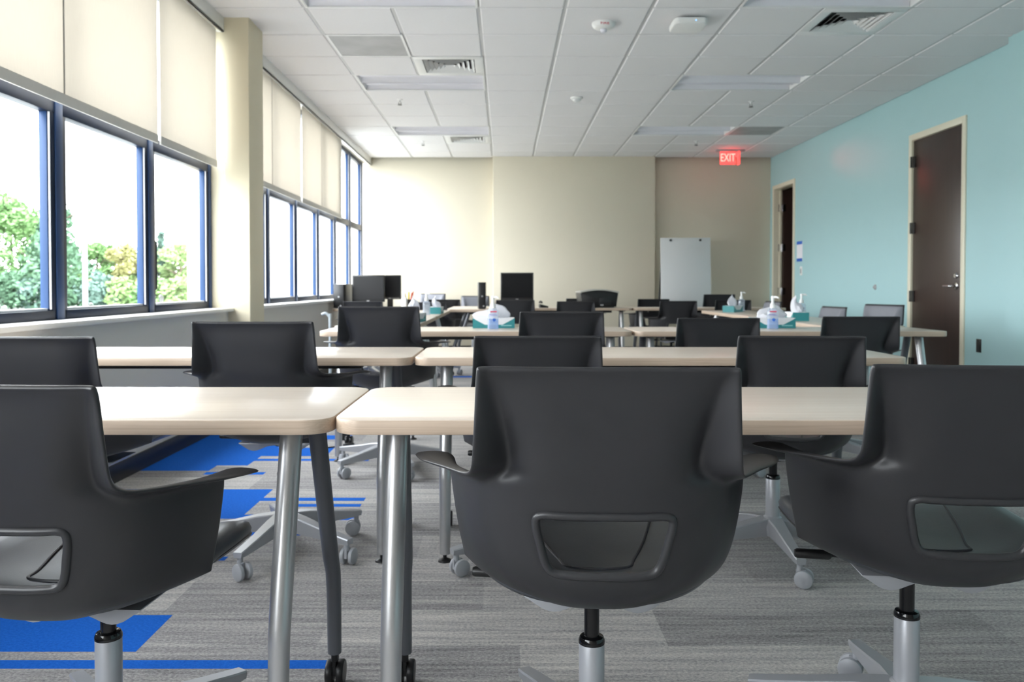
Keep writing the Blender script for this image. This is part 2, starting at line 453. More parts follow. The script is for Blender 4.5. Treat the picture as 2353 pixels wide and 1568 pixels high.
struct(ce.build('ceiling', [M['tile'], M['tee']]))

# walls
D1 = (7.30, 8.22, 2.485)        # near door opening y0, y1, top
D2 = (11.57, 12.42, 2.485)      # far door opening
w = MB()
for y0, y1 in ((YJ, D1[0]), (D1[1], D2[0]), (D2[1], YB + 0.2)): w.box(XR, XR + 0.15, y0, y1, 0, CEIL + 0.25)
for d in (D1, D2): w.box(XR, XR + 0.15, d[0], d[1], d[2], CEIL + 0.25)
w.box(XRN, XR + 0.15, YF, YJ, 0, CEIL + 0.25)
struct(w.build('wall_right', M['wallaqua']))
w = MB()
xm0, xm1 = PX(1133, YM), PX(1505, YM)
w.box(XL - 0.35, XR + 0.15, YB, YB + 0.2, 0, CEIL + 0.25)
w.box(xm0, xm1, YM, YB, 0, CEIL + 0.25)
struct(w.build('wall_back', M['wallback'], bevel=0.012))
w = MB().box(XL - 0.35, XR + 0.15, YF - 0.2, YF, 0, CEIL + 0.25)
struct(w.build('wall_front', mat('front_wall_darkened', (0.36, 0.34, 0.31), 0.6)))  # unseen wall, darkened to cut the fill light on the chair backs
w = MB()
SZ = 0.862
w.box(XL - 0.30, XL, YF, YB, 0, SZ - 0.025)
w.box(WX - 0.2, WX + 0.04, YF, YB, 2.885, CEIL + 0.25)
struct(w.build('wall_left', M['wallleft']))
w = MB().box(XL - 0.30, -1.867, 6.0, 6.35, 0, CEIL + 0.1)
struct(w.build('pillar', M['wallcream'], bevel=0.006))
# sills, pelmets over the shades, baseboards
for n, (y0, y1) in enumerate(((YF, 6.0), (6.35, YB))):
    struct(MB().box(WX - 0.15, -1.985, y0, y1, SZ - 0.025, SZ).build('trim_%d' % (n + 1), M['sill'], bevel=0.004))
    struct(MB().box(-2.062, -2.045, y0, y1, 2.873, CEIL + 0.02).box(-2.10, -2.045, y0, y1, 2.873, 2.885)
           .build('trim_%d' % (n + 3), M['sill'], bevel=0.002))
struct(MB().box(XL, XL + 0.012, YF, YB, 0, 0.10).build('baseboard_left', M['blackplastic'], bevel=0.003))
bb = MB().box(XL, xm0, YB - 0.012, YB, 0, 0.10).box(xm1, XR, YB - 0.012, YB, 0, 0.10).box(xm0 - 0.012, xm1 + 0.012, YM - 0.012, YM, 0, 0.10)
struct(bb.build('baseboard_back', M['blackplastic'], bevel=0.003))
bb = MB().box(XR - 0.012, XR, YJ, D1[0] - 0.05, 0, 0.10).box(XR - 0.012, XR, D1[1] + 0.05, D2[0] - 0.05, 0, 0.10).box(XRN - 0.012, XRN, YF, YJ, 0, 0.10)
struct(bb.build('baseboard_right', M['blackplastic'], bevel=0.003))

# windows: one structure object per light, with mullion, gasket, transom and panes
mull = [-2.16 + 1.02 * k for k in range(9)]          # ... 3.96, 4.98, 6.0
near = [y for y in mull if y < 5.99]
far = [6.45, 7.45, 8.45, 9.45, 10.40, 11.40, 12.35]
ZB, ZTOP, ZR0, ZR1 = SZ, 2.885, 1.85, 1.93
wn = 0
def window(y0, y1):
    global wn; wn += 1
    fr = MB()
    x0, x1 = WX - 0.056, WX
    fr.box(x0, x1, y0 + .05, y1 - .05, ZB, ZB + 0.045, 1)
    fr.box(x0, x1, y0 + .0, y1 - .0, ZR0, ZR1, 1)
    fr.box(x0, x1, y0 + .0, y1 - .0, ZTOP - 0.05, ZTOP, 1)
    zj = ZTOP - .05 if y1 > 10.3 else ZR0
    fr.box(x0 + .006, x1 - 0.012, y1 - .085, y1 - .05, ZB + .045, zj, 0)      # far jamb
    fr.box(x0 + .006, x1 - 0.012, y0 + .05, y0 + .072, ZB + .045, zj, 1)      # near jamb
    o = struct(fr.build('window_%d' % wn, [M['bluealu'], M['navy']], bevel=0.002))
    MB().box(x0 + .012, x1 - .016, y0 + .072, y1 - .072, ZB + .045, ZB + .056).build('gasket', M['gasket'], o)
    gl = MB().box(WX - .04, WX - .034, y0 + .06, y1 - .06, ZB + .04, ZR0 + .01)
    gl.build('pane', M['glass'], o)
    MB().box(WX - .04, WX - .034, y0 + .01, y1 - .01, ZR1 - .01, ZTOP - .04).build('pane', M['glass'], o)
    return o
def mullion(yc, parent, half=0.07):
    m = MB()
    def post(h, z0, z1):
        m.box(WX - 0.056, WX - 0.012, yc - h, yc + h, z0, z1, 0)
        m.box(WX - 0.014, WX - 0.002, yc - h * .94, yc + h * .94, z0, z1, 1)
        m.box(WX - 0.004, WX + 0.004, yc - h * .5, yc + h * .43, z0, z1, 0)
    if yc > 10.3: post(half, ZB, ZTOP)
    else: post(half, ZB, ZR1); post(.020, ZR1, ZTOP)          # slim bar behind the shades
    o = m.build('mullion', [M['bluealu'], M['navy']], parent, bevel=0.0015)
    MB().box(WX - 0.022, WX - 0.004, yc - half - .006, yc - half + .001, ZB + .05, ZR1 if yc < 10.3 else ZTOP).build('glazing_bead', M['gasket'], parent)
wins = {}
for seq in (near + [5.985], far):
    prev = None
    for a, b in zip(seq, seq[1:]):
        o = window(a, b); wins[round(a, 2)] = o
        mullion(b, o)
        if prev is None: mullion(a, o)
        prev = o
# casement handle beside the third light
hw = MB().tube([(WX - .02, 5.075, 1.00), (WX - .012, 5.075, 1.01), (WX - .012, 5.075, 1.29), (WX - .02, 5.075, 1.30)], 0.007, 10)
hw.build('window_handle', M['blackplastic'], wins[4.98])
MB().lathe([(0.004, 0), (0.024, 0.002), (0.026, 0.01), (0.02, 0.016), (0.004, 0.018)], 20, (WX + .006, 5.085, 0.945), M4=Matrix.Rotation(PI/2, 4, 'Y')).build('window_latch', M['whiteplastic'], wins[4.98], smooth=True)

# roller shades
def shade(y0, y1, label, shadow=None):
    r = empty('roller_shade', (-2.082, (y0 + y1) / 2, 1.885), 0, label, 'window shade', 'roller shades along the windows')
    w2 = (y1 - y0) / 2
    MB().box(-.0008, .0008, -w2, w2, 0.0, 1.02).build('shade_fabric', M['shade'], r)
    if shadow is not None: MB().box(.001, .0022, shadow - (y0 + y1) / 2 - .007, shadow - (y0 + y1) / 2 + .007, .046, 1.02).build('mullion_shadow', M['shadeshadow'], r)  # thin dark strip standing in for the mullion's shadow on the fabric
    MB().box(-.005, .005, -w2, w2, -.006, .046).build('bottom_bar', M['shadebar'], r, bevel=0.002)
    MB().tube([(0, -w2, 1.03), (0, w2, 1.03)], 0.022, 16).build('roller_tube', M['shadebar'], r, smooth=True)
shade(4.965, 5.93, 'narrow cream roller shade next to the cream pillar, on its camera side')
shade(2.94, 4.93, 'wide cream roller shade with a mullion shadow painted as a dark strip, cut by the top of the picture', 3.885)
shade(0.93, 2.92, 'cream roller shade outside the left picture edge')
shade(-1.1, 0.91, 'cream roller shade behind the camera on the window wall')
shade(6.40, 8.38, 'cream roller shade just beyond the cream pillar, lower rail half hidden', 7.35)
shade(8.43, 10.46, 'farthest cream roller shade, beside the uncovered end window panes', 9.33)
ch = MB()
for k in range(26): ch.lathe([(.001, -.006), (.0045, -.003), (.0055, 0), (.0045, .003), (.001, .006)], 8, (0, 0, -k * .045))
ch.tube([(0, 0, 0.02), (0, 0, -25 * .045)], 0.0012, 6)
o = ch.build('bead_chain', M['whiteplastic'], None, (-2.035, 5.965, 2.05), smooth=True)
tag(o, 'thin white bead chain hanging by the pillar edge near the shade', 'chain')

# doors on the aqua wall
def door_frame(n, d):
    y0, y1, zt = d; f = MB()
    X = XR - 0.014
    for a, b in ((y0 - .05, y0 + .012), (y1 - .012, y1 + .05)): f.box(X, XR + .15, a, b, 0, zt + .05)
    f.box(X, XR + .15, y0 + .012, y1 - .012, zt - .012, zt + .05)
    for a, b in ((y0 + .012, y0 + .03), (y1 - .03, y1 - .012)): f.box(XR + .075, XR + .11, a, b, 0, zt - .012)
    return f
df = struct(door_frame(1, D1).build('door_1', M['doorframe'], bevel=0.003))
MB().box(XR + .006, XR + .050, D1[0] + .016, D1[1] - .016, 0.01, D1[2] - .016).build('door_leaf', M['doorwood'], df, bevel=0.002)
for z in (2.26, 1.60, 0.92, 0.25):
    MB().tube([(XR - .012, D1[1] - .004, z - .055), (XR - .012, D1[1] - .004, z + .055)], 0.010, 10).box(XR - .004, XR + .008, D1[1] - .06, D1[1] + .02, z - .055, z + .055).build('hinge', M['blackplastic'], df)
lv = MB().lathe([(.030, 0), (.030, .008), (.012, .012), (.011, .045)], 20, (XR + .006, 7.40, 1.022), M4=Matrix.Rotation(-PI/2, 4, 'Y'))
lv.tube(smooth_open([(XR - .036, 7.40, 1.022), (XR - .05, 7.41, 1.022), (XR - .052, 7.45, 1.022), (XR - .046, 7.53, 1.022)], 4), 0.0095, 12)
lv.build('lever_handle', M['chrome'], df, smooth=True)
MB().lathe([(.026, 0), (.026, .006), (.018, .014), (.018, .02)], 20, (XR + .006, 7.40, 1.116), M4=Matrix.Rotation(-PI/2, 4, 'Y')).build('deadbolt', M['chrome'], df, smooth=True)
df2 = struct(door_frame(2, D2).build('door_2', M['doorframe'], bevel=0.003))
MB().box(0, 0.82, -0.022, 0.022, 0.01, D2[2] - .016).build('door_leaf', M['doorwood'], df2, (XR + .12, D2[1] - .035, 0), (0, 0, R(4)), bevel=0.002)
for z in (2.20, 1.60, 0.94, 0.25):
    MB().tube([(XR + .105, D2[1] - .022, z - .055), (XR + .105, D2[1] - .022, z + .055)], 0.010, 10).box(XR + .06, XR + .10, D2[1] - .016, D2[1] - .011, z - .055, z + .055).box(XR + .11, XR + .15, D2[1] - .062, D2[1] - .057, z - .055, z + .055).build('hinge', M['chrome'], df2)
dk = MB()                               # the unlit room behind the open door
dk.box(XR + .15, XR + 2.2, 10.6, 10.65, 0, CEIL); dk.box(XR + .15, XR + 2.2, 13.2, 13.25, 0, CEIL); dk.box(XR + 2.2, XR + 2.25, 10.6, 13.25, 0, CEIL)
dk.box(XR + .15, XR + 2.25, 10.6, 13.25, CEIL, CEIL + .05); dk.box(XR + .15, XR + 2.25, 10.6, 13.25, -.05, 0)
dk.box(XR + .15, XR + .16, 10.6, D2[0], 0, CEIL); dk.box(XR + .15, XR + .16, D2[1], 13.25, 0, CEIL)
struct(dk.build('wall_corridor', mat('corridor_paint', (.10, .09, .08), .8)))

# ------------------------------------------------------------------ ceiling things
LLAB = {(0, -5): 'unlit two foot by four foot ceiling light behind the camera, window side', (5, -5): 'unlit recessed ceiling light behind the camera, door side',
        (0, -1): 'unlit recessed ceiling light cut by the top edge, nearest the pillar',
        (0, 3): 'unlit recessed ceiling light touching the large louvred vent, window side',
        (0, 7): 'farthest unlit recessed ceiling light on the window side, by the small distant vent',
        (5, -1): 'unlit recessed ceiling light cut by the top edge, beside the right louvred vent',
        (5, 3): 'unlit recessed ceiling light in the middle row, on the aqua wall side',
        (5, 7): 'farthest unlit recessed ceiling light, in front of the red EXIT sign'}
for (i, j) in lights:
    x0, _, y0, y1 = cell(i, j); x1 = x0 + 2 * T
    o = empty('ceiling_light', ((x0 + x1) / 2, (y0 + y1) / 2, CEIL), 0, LLAB[i, j], 'ceiling light', 'recessed ceiling lights')
    a, b = T - .002, T / 2 - .002
    h = MB()
    h.box(-a, a, -b, -b + .014, 0, .012); h.box(-a, a, b - .014, b, 0, .012); h.box(-a, -a + .014, -b + .014, b - .014, 0, .012); h.box(a - .014, a, -b + .014, b - .014, 0, .012)
    h.box(-a + .014, -a + .02, -b + .014, b - .014, .0, .1); h.box(a - .02, a - .014, -b + .014, b - .014, 0, .1)
    h.build('light_frame', M['fixture'], o, bevel=.002)
    for s in (-1, 1):                                        # two curved reflector coves
        yc, hw_ = s * b / 2, b / 2 - .008
        pts = [(yc + hw_ * math.cos(PI * k / 10), .004 + .085 * math.sin(PI * k / 10) ** .7) for k in range(11)]
        rf = MB(); k0 = len(pts)
        rf.add([(-a + .02, p[0], p[1]) for p in pts] + [(a - .02, p[0], p[1]) for p in pts], [(k, k + 1, k0 + k + 1, k0 + k) for k in range(k0 - 1)])
        rf.build('reflector', M['reflector'], o, smooth=True)
        MB().tube([(-a + .03, yc, .052), (a - .03, yc, .052)], .026, 14).build('lamp_lens', M['diffuser'], o, smooth=True)
VLAB = {(1, 2): 'square louvred ceiling vent nearest the pillar, beside an unlit light', (6, 0): 'square louvred ceiling vent over the aqua wall side',
        (1, 8): 'small far louvred ceiling vent close to the back wall'}
for (i, j) in vents:
    x0, x1, y0, y1 = cell(i, j)
    o = empty('ceiling_vent', ((x0 + x1) / 2, (y0 + y1) / 2, CEIL), 0, VLAB[i, j], 'vent', 'louvred ceiling vents')
    h = T / 2 - .002; g = .225
    fr = MB()
    fr.box(-h, h, -h, -g, -.002, .008); fr.box(-h, h, g, h, -.002, .008); fr.box(-h, -g, -g, g, -.002, .008); fr.box(g, h, -g, g, -.002, .008)
    fr.build('vent_frame', M['fixture'], o, bevel=.002)
    MB().box(-g, g, -g, g, .10, .11).build('duct', M['ventdark'], o)
    for k in range(5):
        r0 = g - .008 - k * .042; r1 = r0 - .030
        lv = MB()
        P0 = [(-r0, -r0), (r0, -r0), (r0, r0), (-r0, r0)]; P1 = [(-r1, -r1), (r1, -r1), (r1, r1), (-r1, r1)]
        vs = [(x, y, -.003) for x, y in P0] + [(x, y, .026) for x, y in P1]
        vs += [(x, y, -.001) for x, y in P0] + [(x, y, .028) for x, y in P1]
        fs = [(q, (q + 1) % 4, 4 + (q + 1) % 4, 4 + q) for q in range(4)] + [(8 + q, 12 + q, 12 + (q + 1) % 4, 8 + (q + 1) % 4) for q in range(4)]
        lv.add(vs, fs).build('louvre', M['fixture'], o)
for (i, j), lab in zip(grilles, ('grey perforated ceiling panel with a darker smudge, near the pillar', 'plain grey ceiling panel beside the farthest light near the EXIT sign')):
    x0, x1, y0, y1 = cell(i, j); h = T / 2 - .004
    o = empty('return_grille', ((x0 + x1) / 2, (y0 + y1) / 2, CEIL), 0, lab, 'vent panel')
    MB().box(-h, h, -h, -h + .02, -.001, .008).box(-h, h, h - .02, h, -.001, .008).box(-h, -h + .02, -h + .02, h - .02, -.001, .008).box(h - .02, h, -h + .02, h - .02, -.001, .008).build('grille_frame', M['fixture'], o)
    MB().box(-h + .02, h - .02, -h + .02, h - .02, .002, .006).build('perforated_plate', M['perf'], o)

o = empty('fire_alarm', (0.735, 6.13, CEIL), 0, 'round white ceiling fire alarm with red lettering and small strobe', 'fire alarm')
MB().lathe([(.088, 0), (.088, -.012), (.078, -.03), (.06, -.042), (.02, -.044)], 28).build('alarm_body', M['whiteplastic'], o, smooth=True)
MB().lathe([(.022, -.042), (.026, -.05), (.02, -.068), (.006, -.074)], 16).build('strobe_lens', M['diffuser'], o, smooth=True)
link_mesh('lettering', text_mesh('fire_text', 'FIRE', .036, M['redink']), o, (0, -.084, -.023), (R(72), 0, 0))
o = empty('smoke_detector', (0.745, 8.53, CEIL), 0, 'small white domed smoke detector on the middle of the ceiling', 'smoke detector')
MB().lathe([(.062, 0), (.062, -.012), (.05, -.022)], 24).build('detector_base', M['whiteplastic'], o, smooth=True)
MB().lathe([(.045, -.02), (.04, -.036), (.022, -.046), (.004, -.048)], 24).build('detector_dome', M['fixture'], o, smooth=True)
o = empty('wireless_access_point', (1.345, 6.05, CEIL), 0, 'white rounded wireless access point with a blue light on the ceiling', 'access point')
MB().prism(rrect(.12, .12, .02), -.02, 0).build('mount_plate', M['ventdark'], o)
MB().prism(rrect(.245, .245, .05), -.062, -.016).build('access_point_body', M['whiteplastic'], o, bevel=.012, seg=3)
MB().box(.028, .034, -.1235, -.1215, -.044, -.039).build('status_light', M['led'], o)
for (px, Y, lab) in ((920, 8.62, 'ceiling sprinkler behind the middle light on the window side'), (973, 11.1, 'ceiling sprinkler near the small far vent'),
                     (1723, 8.72, 'ceiling sprinkler behind the middle light on the aqua side'), (1598, 11.1, 'ceiling sprinkler between the far light and the EXIT sign')):
    o = empty('fire_sprinkler', (PX(px, Y), Y, CEIL), 0, lab, 'sprinkler', 'ceiling sprinklers')
    MB().lathe([(.032, 0), (.032, -.004), (.012, -.008), (.009, -.03)], 18).build('escutcheon', M['fixture'], o, smooth=True)
    MB().tube([(-.01, 0, -.028), (-.012, 0, -.045), (0, 0, -.055)], .003, 6).tube([(.01, 0, -.028), (.012, 0, -.045), (0, 0, -.055)], .003, 6).lathe([(.022, -.055), (.022, -.059)], 14).build('deflector', M['pcplastic'], o)
# EXIT sign
EY = 11.77
o = empty('exit_sign', (PX(1676, EY), EY, CEIL), 0, 'glowing red EXIT sign hanging from the ceiling near the far door', 'exit sign')
MB().box(-.205, .205, -.03, .03, -.03, 0).build('sign_canopy', M['grey'], o, bevel=.004)
MB().box(-.145, .075, -.004, .004, -.215, -.03).build('sign_panel', M['exitpanel'], o, bevel=.0015)
MB().box(.110, .128, -.05, .05, -.215, -.03).build('sign_side_panel', M['exitpanel'], o, bevel=.0015)
me = text_mesh('exit_text', 'EXIT', .128, M['exitletter'], .001)
t = link_mesh('letters', me, o, (-.035, -.0065, -.122), (R(90), 0, 0)); t.scale = (.82, 1.25, 1)
ld = bpy.data.lights.new('exit_glow', 'SPOT'); ld.energy = 5.0; ld.color = (1, .12, .10); ld.spot_size = R(16); ld.spot_blend = 1.0; ld.shadow_soft_size = .05
lo = bpy.data.objects.new('sign_lamp', ld); COL.objects.link(lo); lo.parent = o; lo.location = (.19, -.08, -.12)
tgt = Vector((XR, 9.65, 2.52)); srcp = Vector(o.location) + Vector(lo.location)
lo.rotation_euler = (tgt - srcp).to_track_quat('-Z', 'Y').to_euler()

# ------------------------------------------------------------------ tables
def make_table(wd, label, group='pale wood training tables'):
    d = 0.53
    r = empty('training_table', (0, 0, 0), 0, label, 'table', group)
    tp = MB().prism(rrect(wd, d, .058, 10), TT - .030, TT, 0, 1)
    tp.build('table_top', [M['tabletop'], M['tableedge']], r, bevel=.003, seg=2)
    MB().box(-wd/2 + .22, wd/2 - .22, -.05, .01, TT - .062, TT - .031).box(-wd/2 + .30, wd/2 - .30, -.16, -.12, TT - .045, TT - .031).build('support_rail', M['blackplastic'], r, bevel=.003)
    for s in (-1, 1):
        x = s * (wd / 2 - .112)
        MB().box(x - .04, x + .04, -.17, .10, TT - .040, TT - .030).build('leg_bracket', M['blackplastic'], r, bevel=.003)
        fl_ = MB().tube(smooth_open([(x, -.115, TT - .038), (x, -.21, .36), (x, -.226, .26), (x, -.242, .028)], 6), [.0240 - .004 * k / 18 for k in range(19)], 20)
        f = fl_.build('front_leg', M['legsilver'], r, smooth=True)
        MB().lathe([(.007, .03), (.007, .014), (.012, .012), (.024, .006), (.026, 0)], 18, (x, -.242, 0)).build('glide', M['blackplastic'], f, smooth=True)
        x2 = s * (wd / 2 - .098); x3 = s * (wd / 2 - .088)
        bl = MB().tube(smooth_open([(x2, .045, TT - .038), (x2 + (x3 - x2) * .6, .165, .37), (x3, .19, .28), (x3, .20, .088)], 6), [.0215 - .004 * k / 18 for k in range(19)], 18)
        b = bl.build('rear_leg', M['legshaded'], r, smooth=True)
        cm = MB().tube([(x3, .20, .092), (x3, .20, .066)], .009, 10)
        for q in (-1, 1):
            cm.lathe([(.006, -.010), (.029, -.009), (.032, -.005), (.032, .005), (.029, .009), (.006, .010)], 22, (x3 + q * .014, .212, .032), M4=Matrix.Rotation(PI/2, 4, 'Y'))
        cm.box(x3 - .004, x3 + .004, .19, .235, .03, .066)
        cm.build('caster', M['blackplastic'], b, smooth=True, angle=50)
    return r
tables = []
protos = {}
def table(x0, x1, yfront, label, rz=0, depth_run=None):
    """x0..x1 across the room with its front edge at yfront; depth_run=(y0,y1): long side along the room depth"""
    d = 0.53
    if depth_run: wd = depth_run[1] - depth_run[0]; loc = ((x0 + x1) / 2, (depth_run[0] + depth_run[1]) / 2, 0)
    else: wd = x1 - x0; loc = ((x0 + x1) / 2, yfront + d / 2, 0)
    k = round(wd, 3)
    if k in protos: t = dup(protos[k], loc, rz, label)
    else:
        t = make_table(wd, label); protos[k] = t; t.location = loc; t.rotation_euler = (0, 0, rz)
    tables.append(t); return t
Y1, Y2, Y3 = 1.607, 3.0, 4.74
table(-1.932, -0.347, Y1, 'front row pale wood table on the window side, white with window glare')
table(-0.343, 1.487, Y1, 'front row pale wood table behind the big foreground chair')
table(-1.930, -0.345, Y2, 'second row pale wood table on the window side, with nothing on it')
table(-0.335, 1.495, Y2, 'second row bare pale wood table in the middle of the room')
table(-1.085, 0.745, Y3, 'third row pale wood table with one sanitizer bottle and tissue box, window side')
table(0.757, 2.587, Y3, 'third row pale wood table reaching in front of the dark brown door')
table(-1.12, -0.59, 0, 'pale wood table running lengthwise behind the third row, window side, nearer one', PI/2, (5.33, 7.10))
table(-1.12, -0.59, 0, 'pale wood table running lengthwise, window side, farther one with a small tissue box', PI/2, (7.11, 8.88))
table(2.10, 2.63, 0, 'pale wood table running lengthwise by the aqua wall, nearer one', -PI/2, (5.33, 7.10))
table(2.10, 2.63, 0, 'pale wood table running lengthwise by the aqua wall, farther one', -PI/2, (7.11, 8.78))
table(-1.985, -1.03, 9.38, 'computer table in the window corner holding two black monitors')
table(-0.66, -0.13, 0, 'pale wood table holding the single black computer tower, mid room', PI/2, (9.15, 10.55))
table(-0.115, 1.517, 9.70, 'back row table holding the printer and the lone monitor')
table(1.528, 3.357, 9.72, 'back row table in front of the white easel board')

# ------------------------------------------------------------------ chairs
def make_chair(label):
    r = empty('task_chair', (0, 0, 0), 0, label, 'chair', 'black shell task chairs on casters')
    # --- shell
    n, J = 8, 13
    def wing(z, y0, xs_, off): return (z, z - .003, [(x, y0 + o) for x, o in zip(xs_, off)], 0)
    rows = [
        wing(.897, -.387, (0, .04, .08, .116, .150, .175, .189, .198, .2045), (0, 0, 0, 0, 0, .001, .001, .000, -.002)),
        wing(.889, -.3805, (0, .04, .08, .116, .150, .174, .188, .198, .2060), (0, 0, 0, 0, .001, .004, .005, .001, -.004)),
        wing(.868, -.374, (0, .04, .08, .115, .148, .170, .183, .196, .2075), (0, 0, 0, .001, .004, .010, .012, .003, -.006)),
        wing(.830, -.368, (0, .04, .08, .114, .143, .163, .176, .193, .2095), (0, 0, 0, .002, .008, .018, .020, .004, -.009)),
        wing(.790, -.360, (0, .04, .08, .112, .137, .156, .168, .190, .2120), (0, 0, .001, .004, .013, .028, .032, .009, -.012)),
        wing(.755, -.353, (0, .04, .08, .110, .133, .150, .161, .188, .2145), (0, 0, .001, .005, .017, .036, .041, .012, -.015)),
        wing(.730, -.348, (0, .04, .08, .110, .132, .149, .159, .189, .2170), (0, 0, .001, .006, .019, .039, .045, .014, -.014)),
        wing(.713, -.344, (0, .04, .08, .110, .133, .152, .166, .198, .2260), (0, 0, .002, .008, .020, .037, .046, .032, .010)),
        (.700, .700, [(0, -.340), (.140, -.344), (.250, -.318), (.276, -.070)], 1),
        (.672, .674, [(0, -.332), (.140, -.336), (.252, -.308), (.2765, -.070)], 1),
        (.647, .650, [(0, -.326), (.140, -.330), (.252, -.302), (.274, -.070)], 1),
        (.592, .605, [(0, -.311), (.140, -.315), (.248, -.288), (.268, -.070)], 1),
        (.538, .566, [(0, -.297), (.138, -.301), (.242, -.272), (.262, -.070)], 1),
        (.500, .535, [(0, -.281), (.130, -.284), (.234, -.252), (.256, -.070)], 1),
        (.470, .510, [(0, -.252), (.118, -.254), (.220, -.222), (.2515, -.070)], 1),
        (.456, .501, [(0, -.215), (.108, -.217), (.206, -.186), (.2500, -.070)], 1),
        (.451, .498, [(0, -.185), (.100, -.187), (.198, -.160), (.2495, -.070)], 1)]
    mb = MB(); idx = {}
    grid = {}
    for ri, (zc, zs, P, full) in enumerate(rows):
        if not full:
            for j, (x, y) in enumerate(P): grid[ri, j] = (x, y, zc)
            continue
        xo = .118 if zc > .64 else (.118 - (.647 - zc) / .109 * .024 if zc > .53 else .094)
        ts = [k / 400 for k in range(401)]
        to = min(ts, key=lambda t: abs(bez(P, t)[0] - xo))
        tn = min(ts, key=lambda t: abs(bez(P, t)[1] - (-.268 + (.722 - zc) * .12)) + (0 if bez(P, t)[0] > .15 else 9))
        for j in range(J + 1):
            if j <= 3: t = to * j / 3
            elif j <= n: t = to + (tn - to) * (j - 3) / (n - 3)
            else: t = tn + (1 - tn) * (.30, .58, .80, .95, 1.0)[j - n - 1]
            x, y = bez(P, t); u = x / .262
            grid[ri, j] = (x, y, zc + (zs - zc) * min(1.0, max(0, (u - .20) / .72)) ** 1.05)
    K = 8                                   # first full row
    fl_ = {}
    ext = [.040, .066, .075, .078, .078]
    for q, j in enumerate(range(n + 1, J + 1)):
        x, y, z = grid[K, j]
        fl_[j] = (x + ext[q], y + (.012 if j == J else 0), (.705, .702, .699, .696, .694)[q])
    def vid(ri, j, s):
        key = (ri, j, s if j else 1)
        if key not in idx:
            x, y, z = grid[ri, j]; idx[key] = len(mb.v); mb.v.append((s * x, y, z))
        return idx[key]
    def fid(j, s):
        key = ('f', j, s)
        if key not in idx:
            x, y, z = fl_[j]; idx[key] = len(mb.v); mb.v.append((s * x, y, z))
        return idx[key]
    def quad(a, s): mb.f.append(tuple(a) if s > 0 else tuple(a[::-1])); mb.m.append(0)
    HR = (10, 11)                             # rows of the lumbar opening
    for s in (1, -1):
        for ri in range(len(rows) - 1):
            top = n if not rows[ri][3] else J
            for j in range(top):
                if ri in HR and j < 3: continue
                quad([vid(ri, j, s), vid(ri + 1, j, s), vid(ri + 1, j + 1, s), vid(ri, j + 1, s)], s)
        quad([vid(K - 1, n, s), vid(K, n, s), vid(K, n + 1, s), fid(n + 1, s)], s)
        for j in range(n + 1, J):
            quad([fid(j, s), vid(K, j, s), vid(K, j + 1, s), fid(j + 1, s)], s)
    shell = mb.build('shell', M['shell'], r, sub=2, solid=(.0115, 0.0), angle=80)
    pad = MB(); pi_ = {}
    for s in (1, -1):
        for ri in range(1, 9):
            for j in range(0, 8):
                ids = []
                for (r_, j_) in ((ri, j), (ri + 1, j), (ri + 1, j + 1), (ri, j + 1)):
                    key = (r_, j_, s if j_ else 1)
                    if key not in pi_:
                        x, y, z = grid[r_, j_]; pi_[key] = len(pad.v); pad.v.append((s * x * .975, y + .011, z - (.004 if r_ == 1 else 0)))
                    ids.append(pi_[key])
                pad.f.append(tuple(ids) if s < 0 else tuple(ids[::-1])); pad.m.append(0)
    pad.build('back_pad', M['padgrey'], shell, sub=1, solid=(.008, 0.0), angle=80)
    # moulded rim around the opening
    def g(ri, j):
        x, y, z = grid[ri, abs(j)]; return Vector((x if j >= 0 else -x, y - .003, z))
    loop = [g(10, j) for j in range(-3, 4)] + [g(11, 3)] + [g(12, j) for j in range(3, -4, -1)] + [g(11, -3)]
    # soften the corners like the subdivided edge
    L2 = []
    m_ = len(loop)
    for i in range(m_):
        p0, p1, p2 = loop[i - 1], loop[i], loop[(i + 1) % m_]
        L2.append((p0 + 6 * p1 + p2) / 8); L2.append((p1 + p2) / 2)
    MB().ring(smooth_closed(L2, 3), .0075, 10).build('opening_rim', M['rimplastic'], shell, smooth=True)
    # --- seat cushion
    def outline(a, sc_=1.0, front=0.0):
        c, s_ = math.cos(a), math.sin(a)
        x = math.copysign(abs(c) ** .52, c) * .244 * sc_
        y = math.copysign(abs(s_) ** .55, s_) * (.25 if s_ < 0 else .278) * sc_
        if y < 0: x *= 1 - .26 * (y / .25) ** 2; y *= .97
        if y > 0: x *= 1 + .045 * min(1, y / .2)
        return x, y - .012 + (.0 if y < 0 else front)
    cu = MB(); N = 64
    prof = [(.02, 0), (.25, 0), (.5, 0), (.7, 0), (.84, -.001), (.93, -.005), (.98, -.013), (1.0, -.026), (.99, -.038), (.96, -.046)]
    for rr, dz in prof:
        for k in range(N):
            x, y = outline(2 * PI * k / N, rr)
            z = .512 + dz - .013 * max(0, 1 - (rr / .8) ** 2) - (.022 * max(0, (y - .10) / .14) ** 2) + .030 * (abs(x) / .24) ** 2
            cu.v.append((x, y, z))
    for i in range(len(prof) - 1):
        for k in range(N):
            cu.f.append((i * N + k, i * N + (k + 1) % N, (i + 1) * N + (k + 1) % N, (i + 1) * N + k)); cu.m.append(0)
    cu.f.append(tuple(range(N))[::-1]); cu.m.append(0)
    cu.f.append(tuple((len(prof) - 1) * N + k for k in range(N))); cu.m.append(0)
    cush = cu.build('seat_cushion', M['vinyl'], r, smooth=True, angle=80)
    bm = bmesh.new(); bm.from_mesh(cush.data); bmesh.ops.recalc_face_normals(bm, faces=bm.faces); bm.to_mesh(cush.data); bm.free()
    def sz(x, y):
        rr = max(abs(x) / .244, abs(y + .012) / .25)
        return .512 - .013 * max(0, 1 - (rr / .8) ** 2) - (.022 * max(0, (y - .10) / .14) ** 2) + .030 * (abs(x) / .24) ** 2
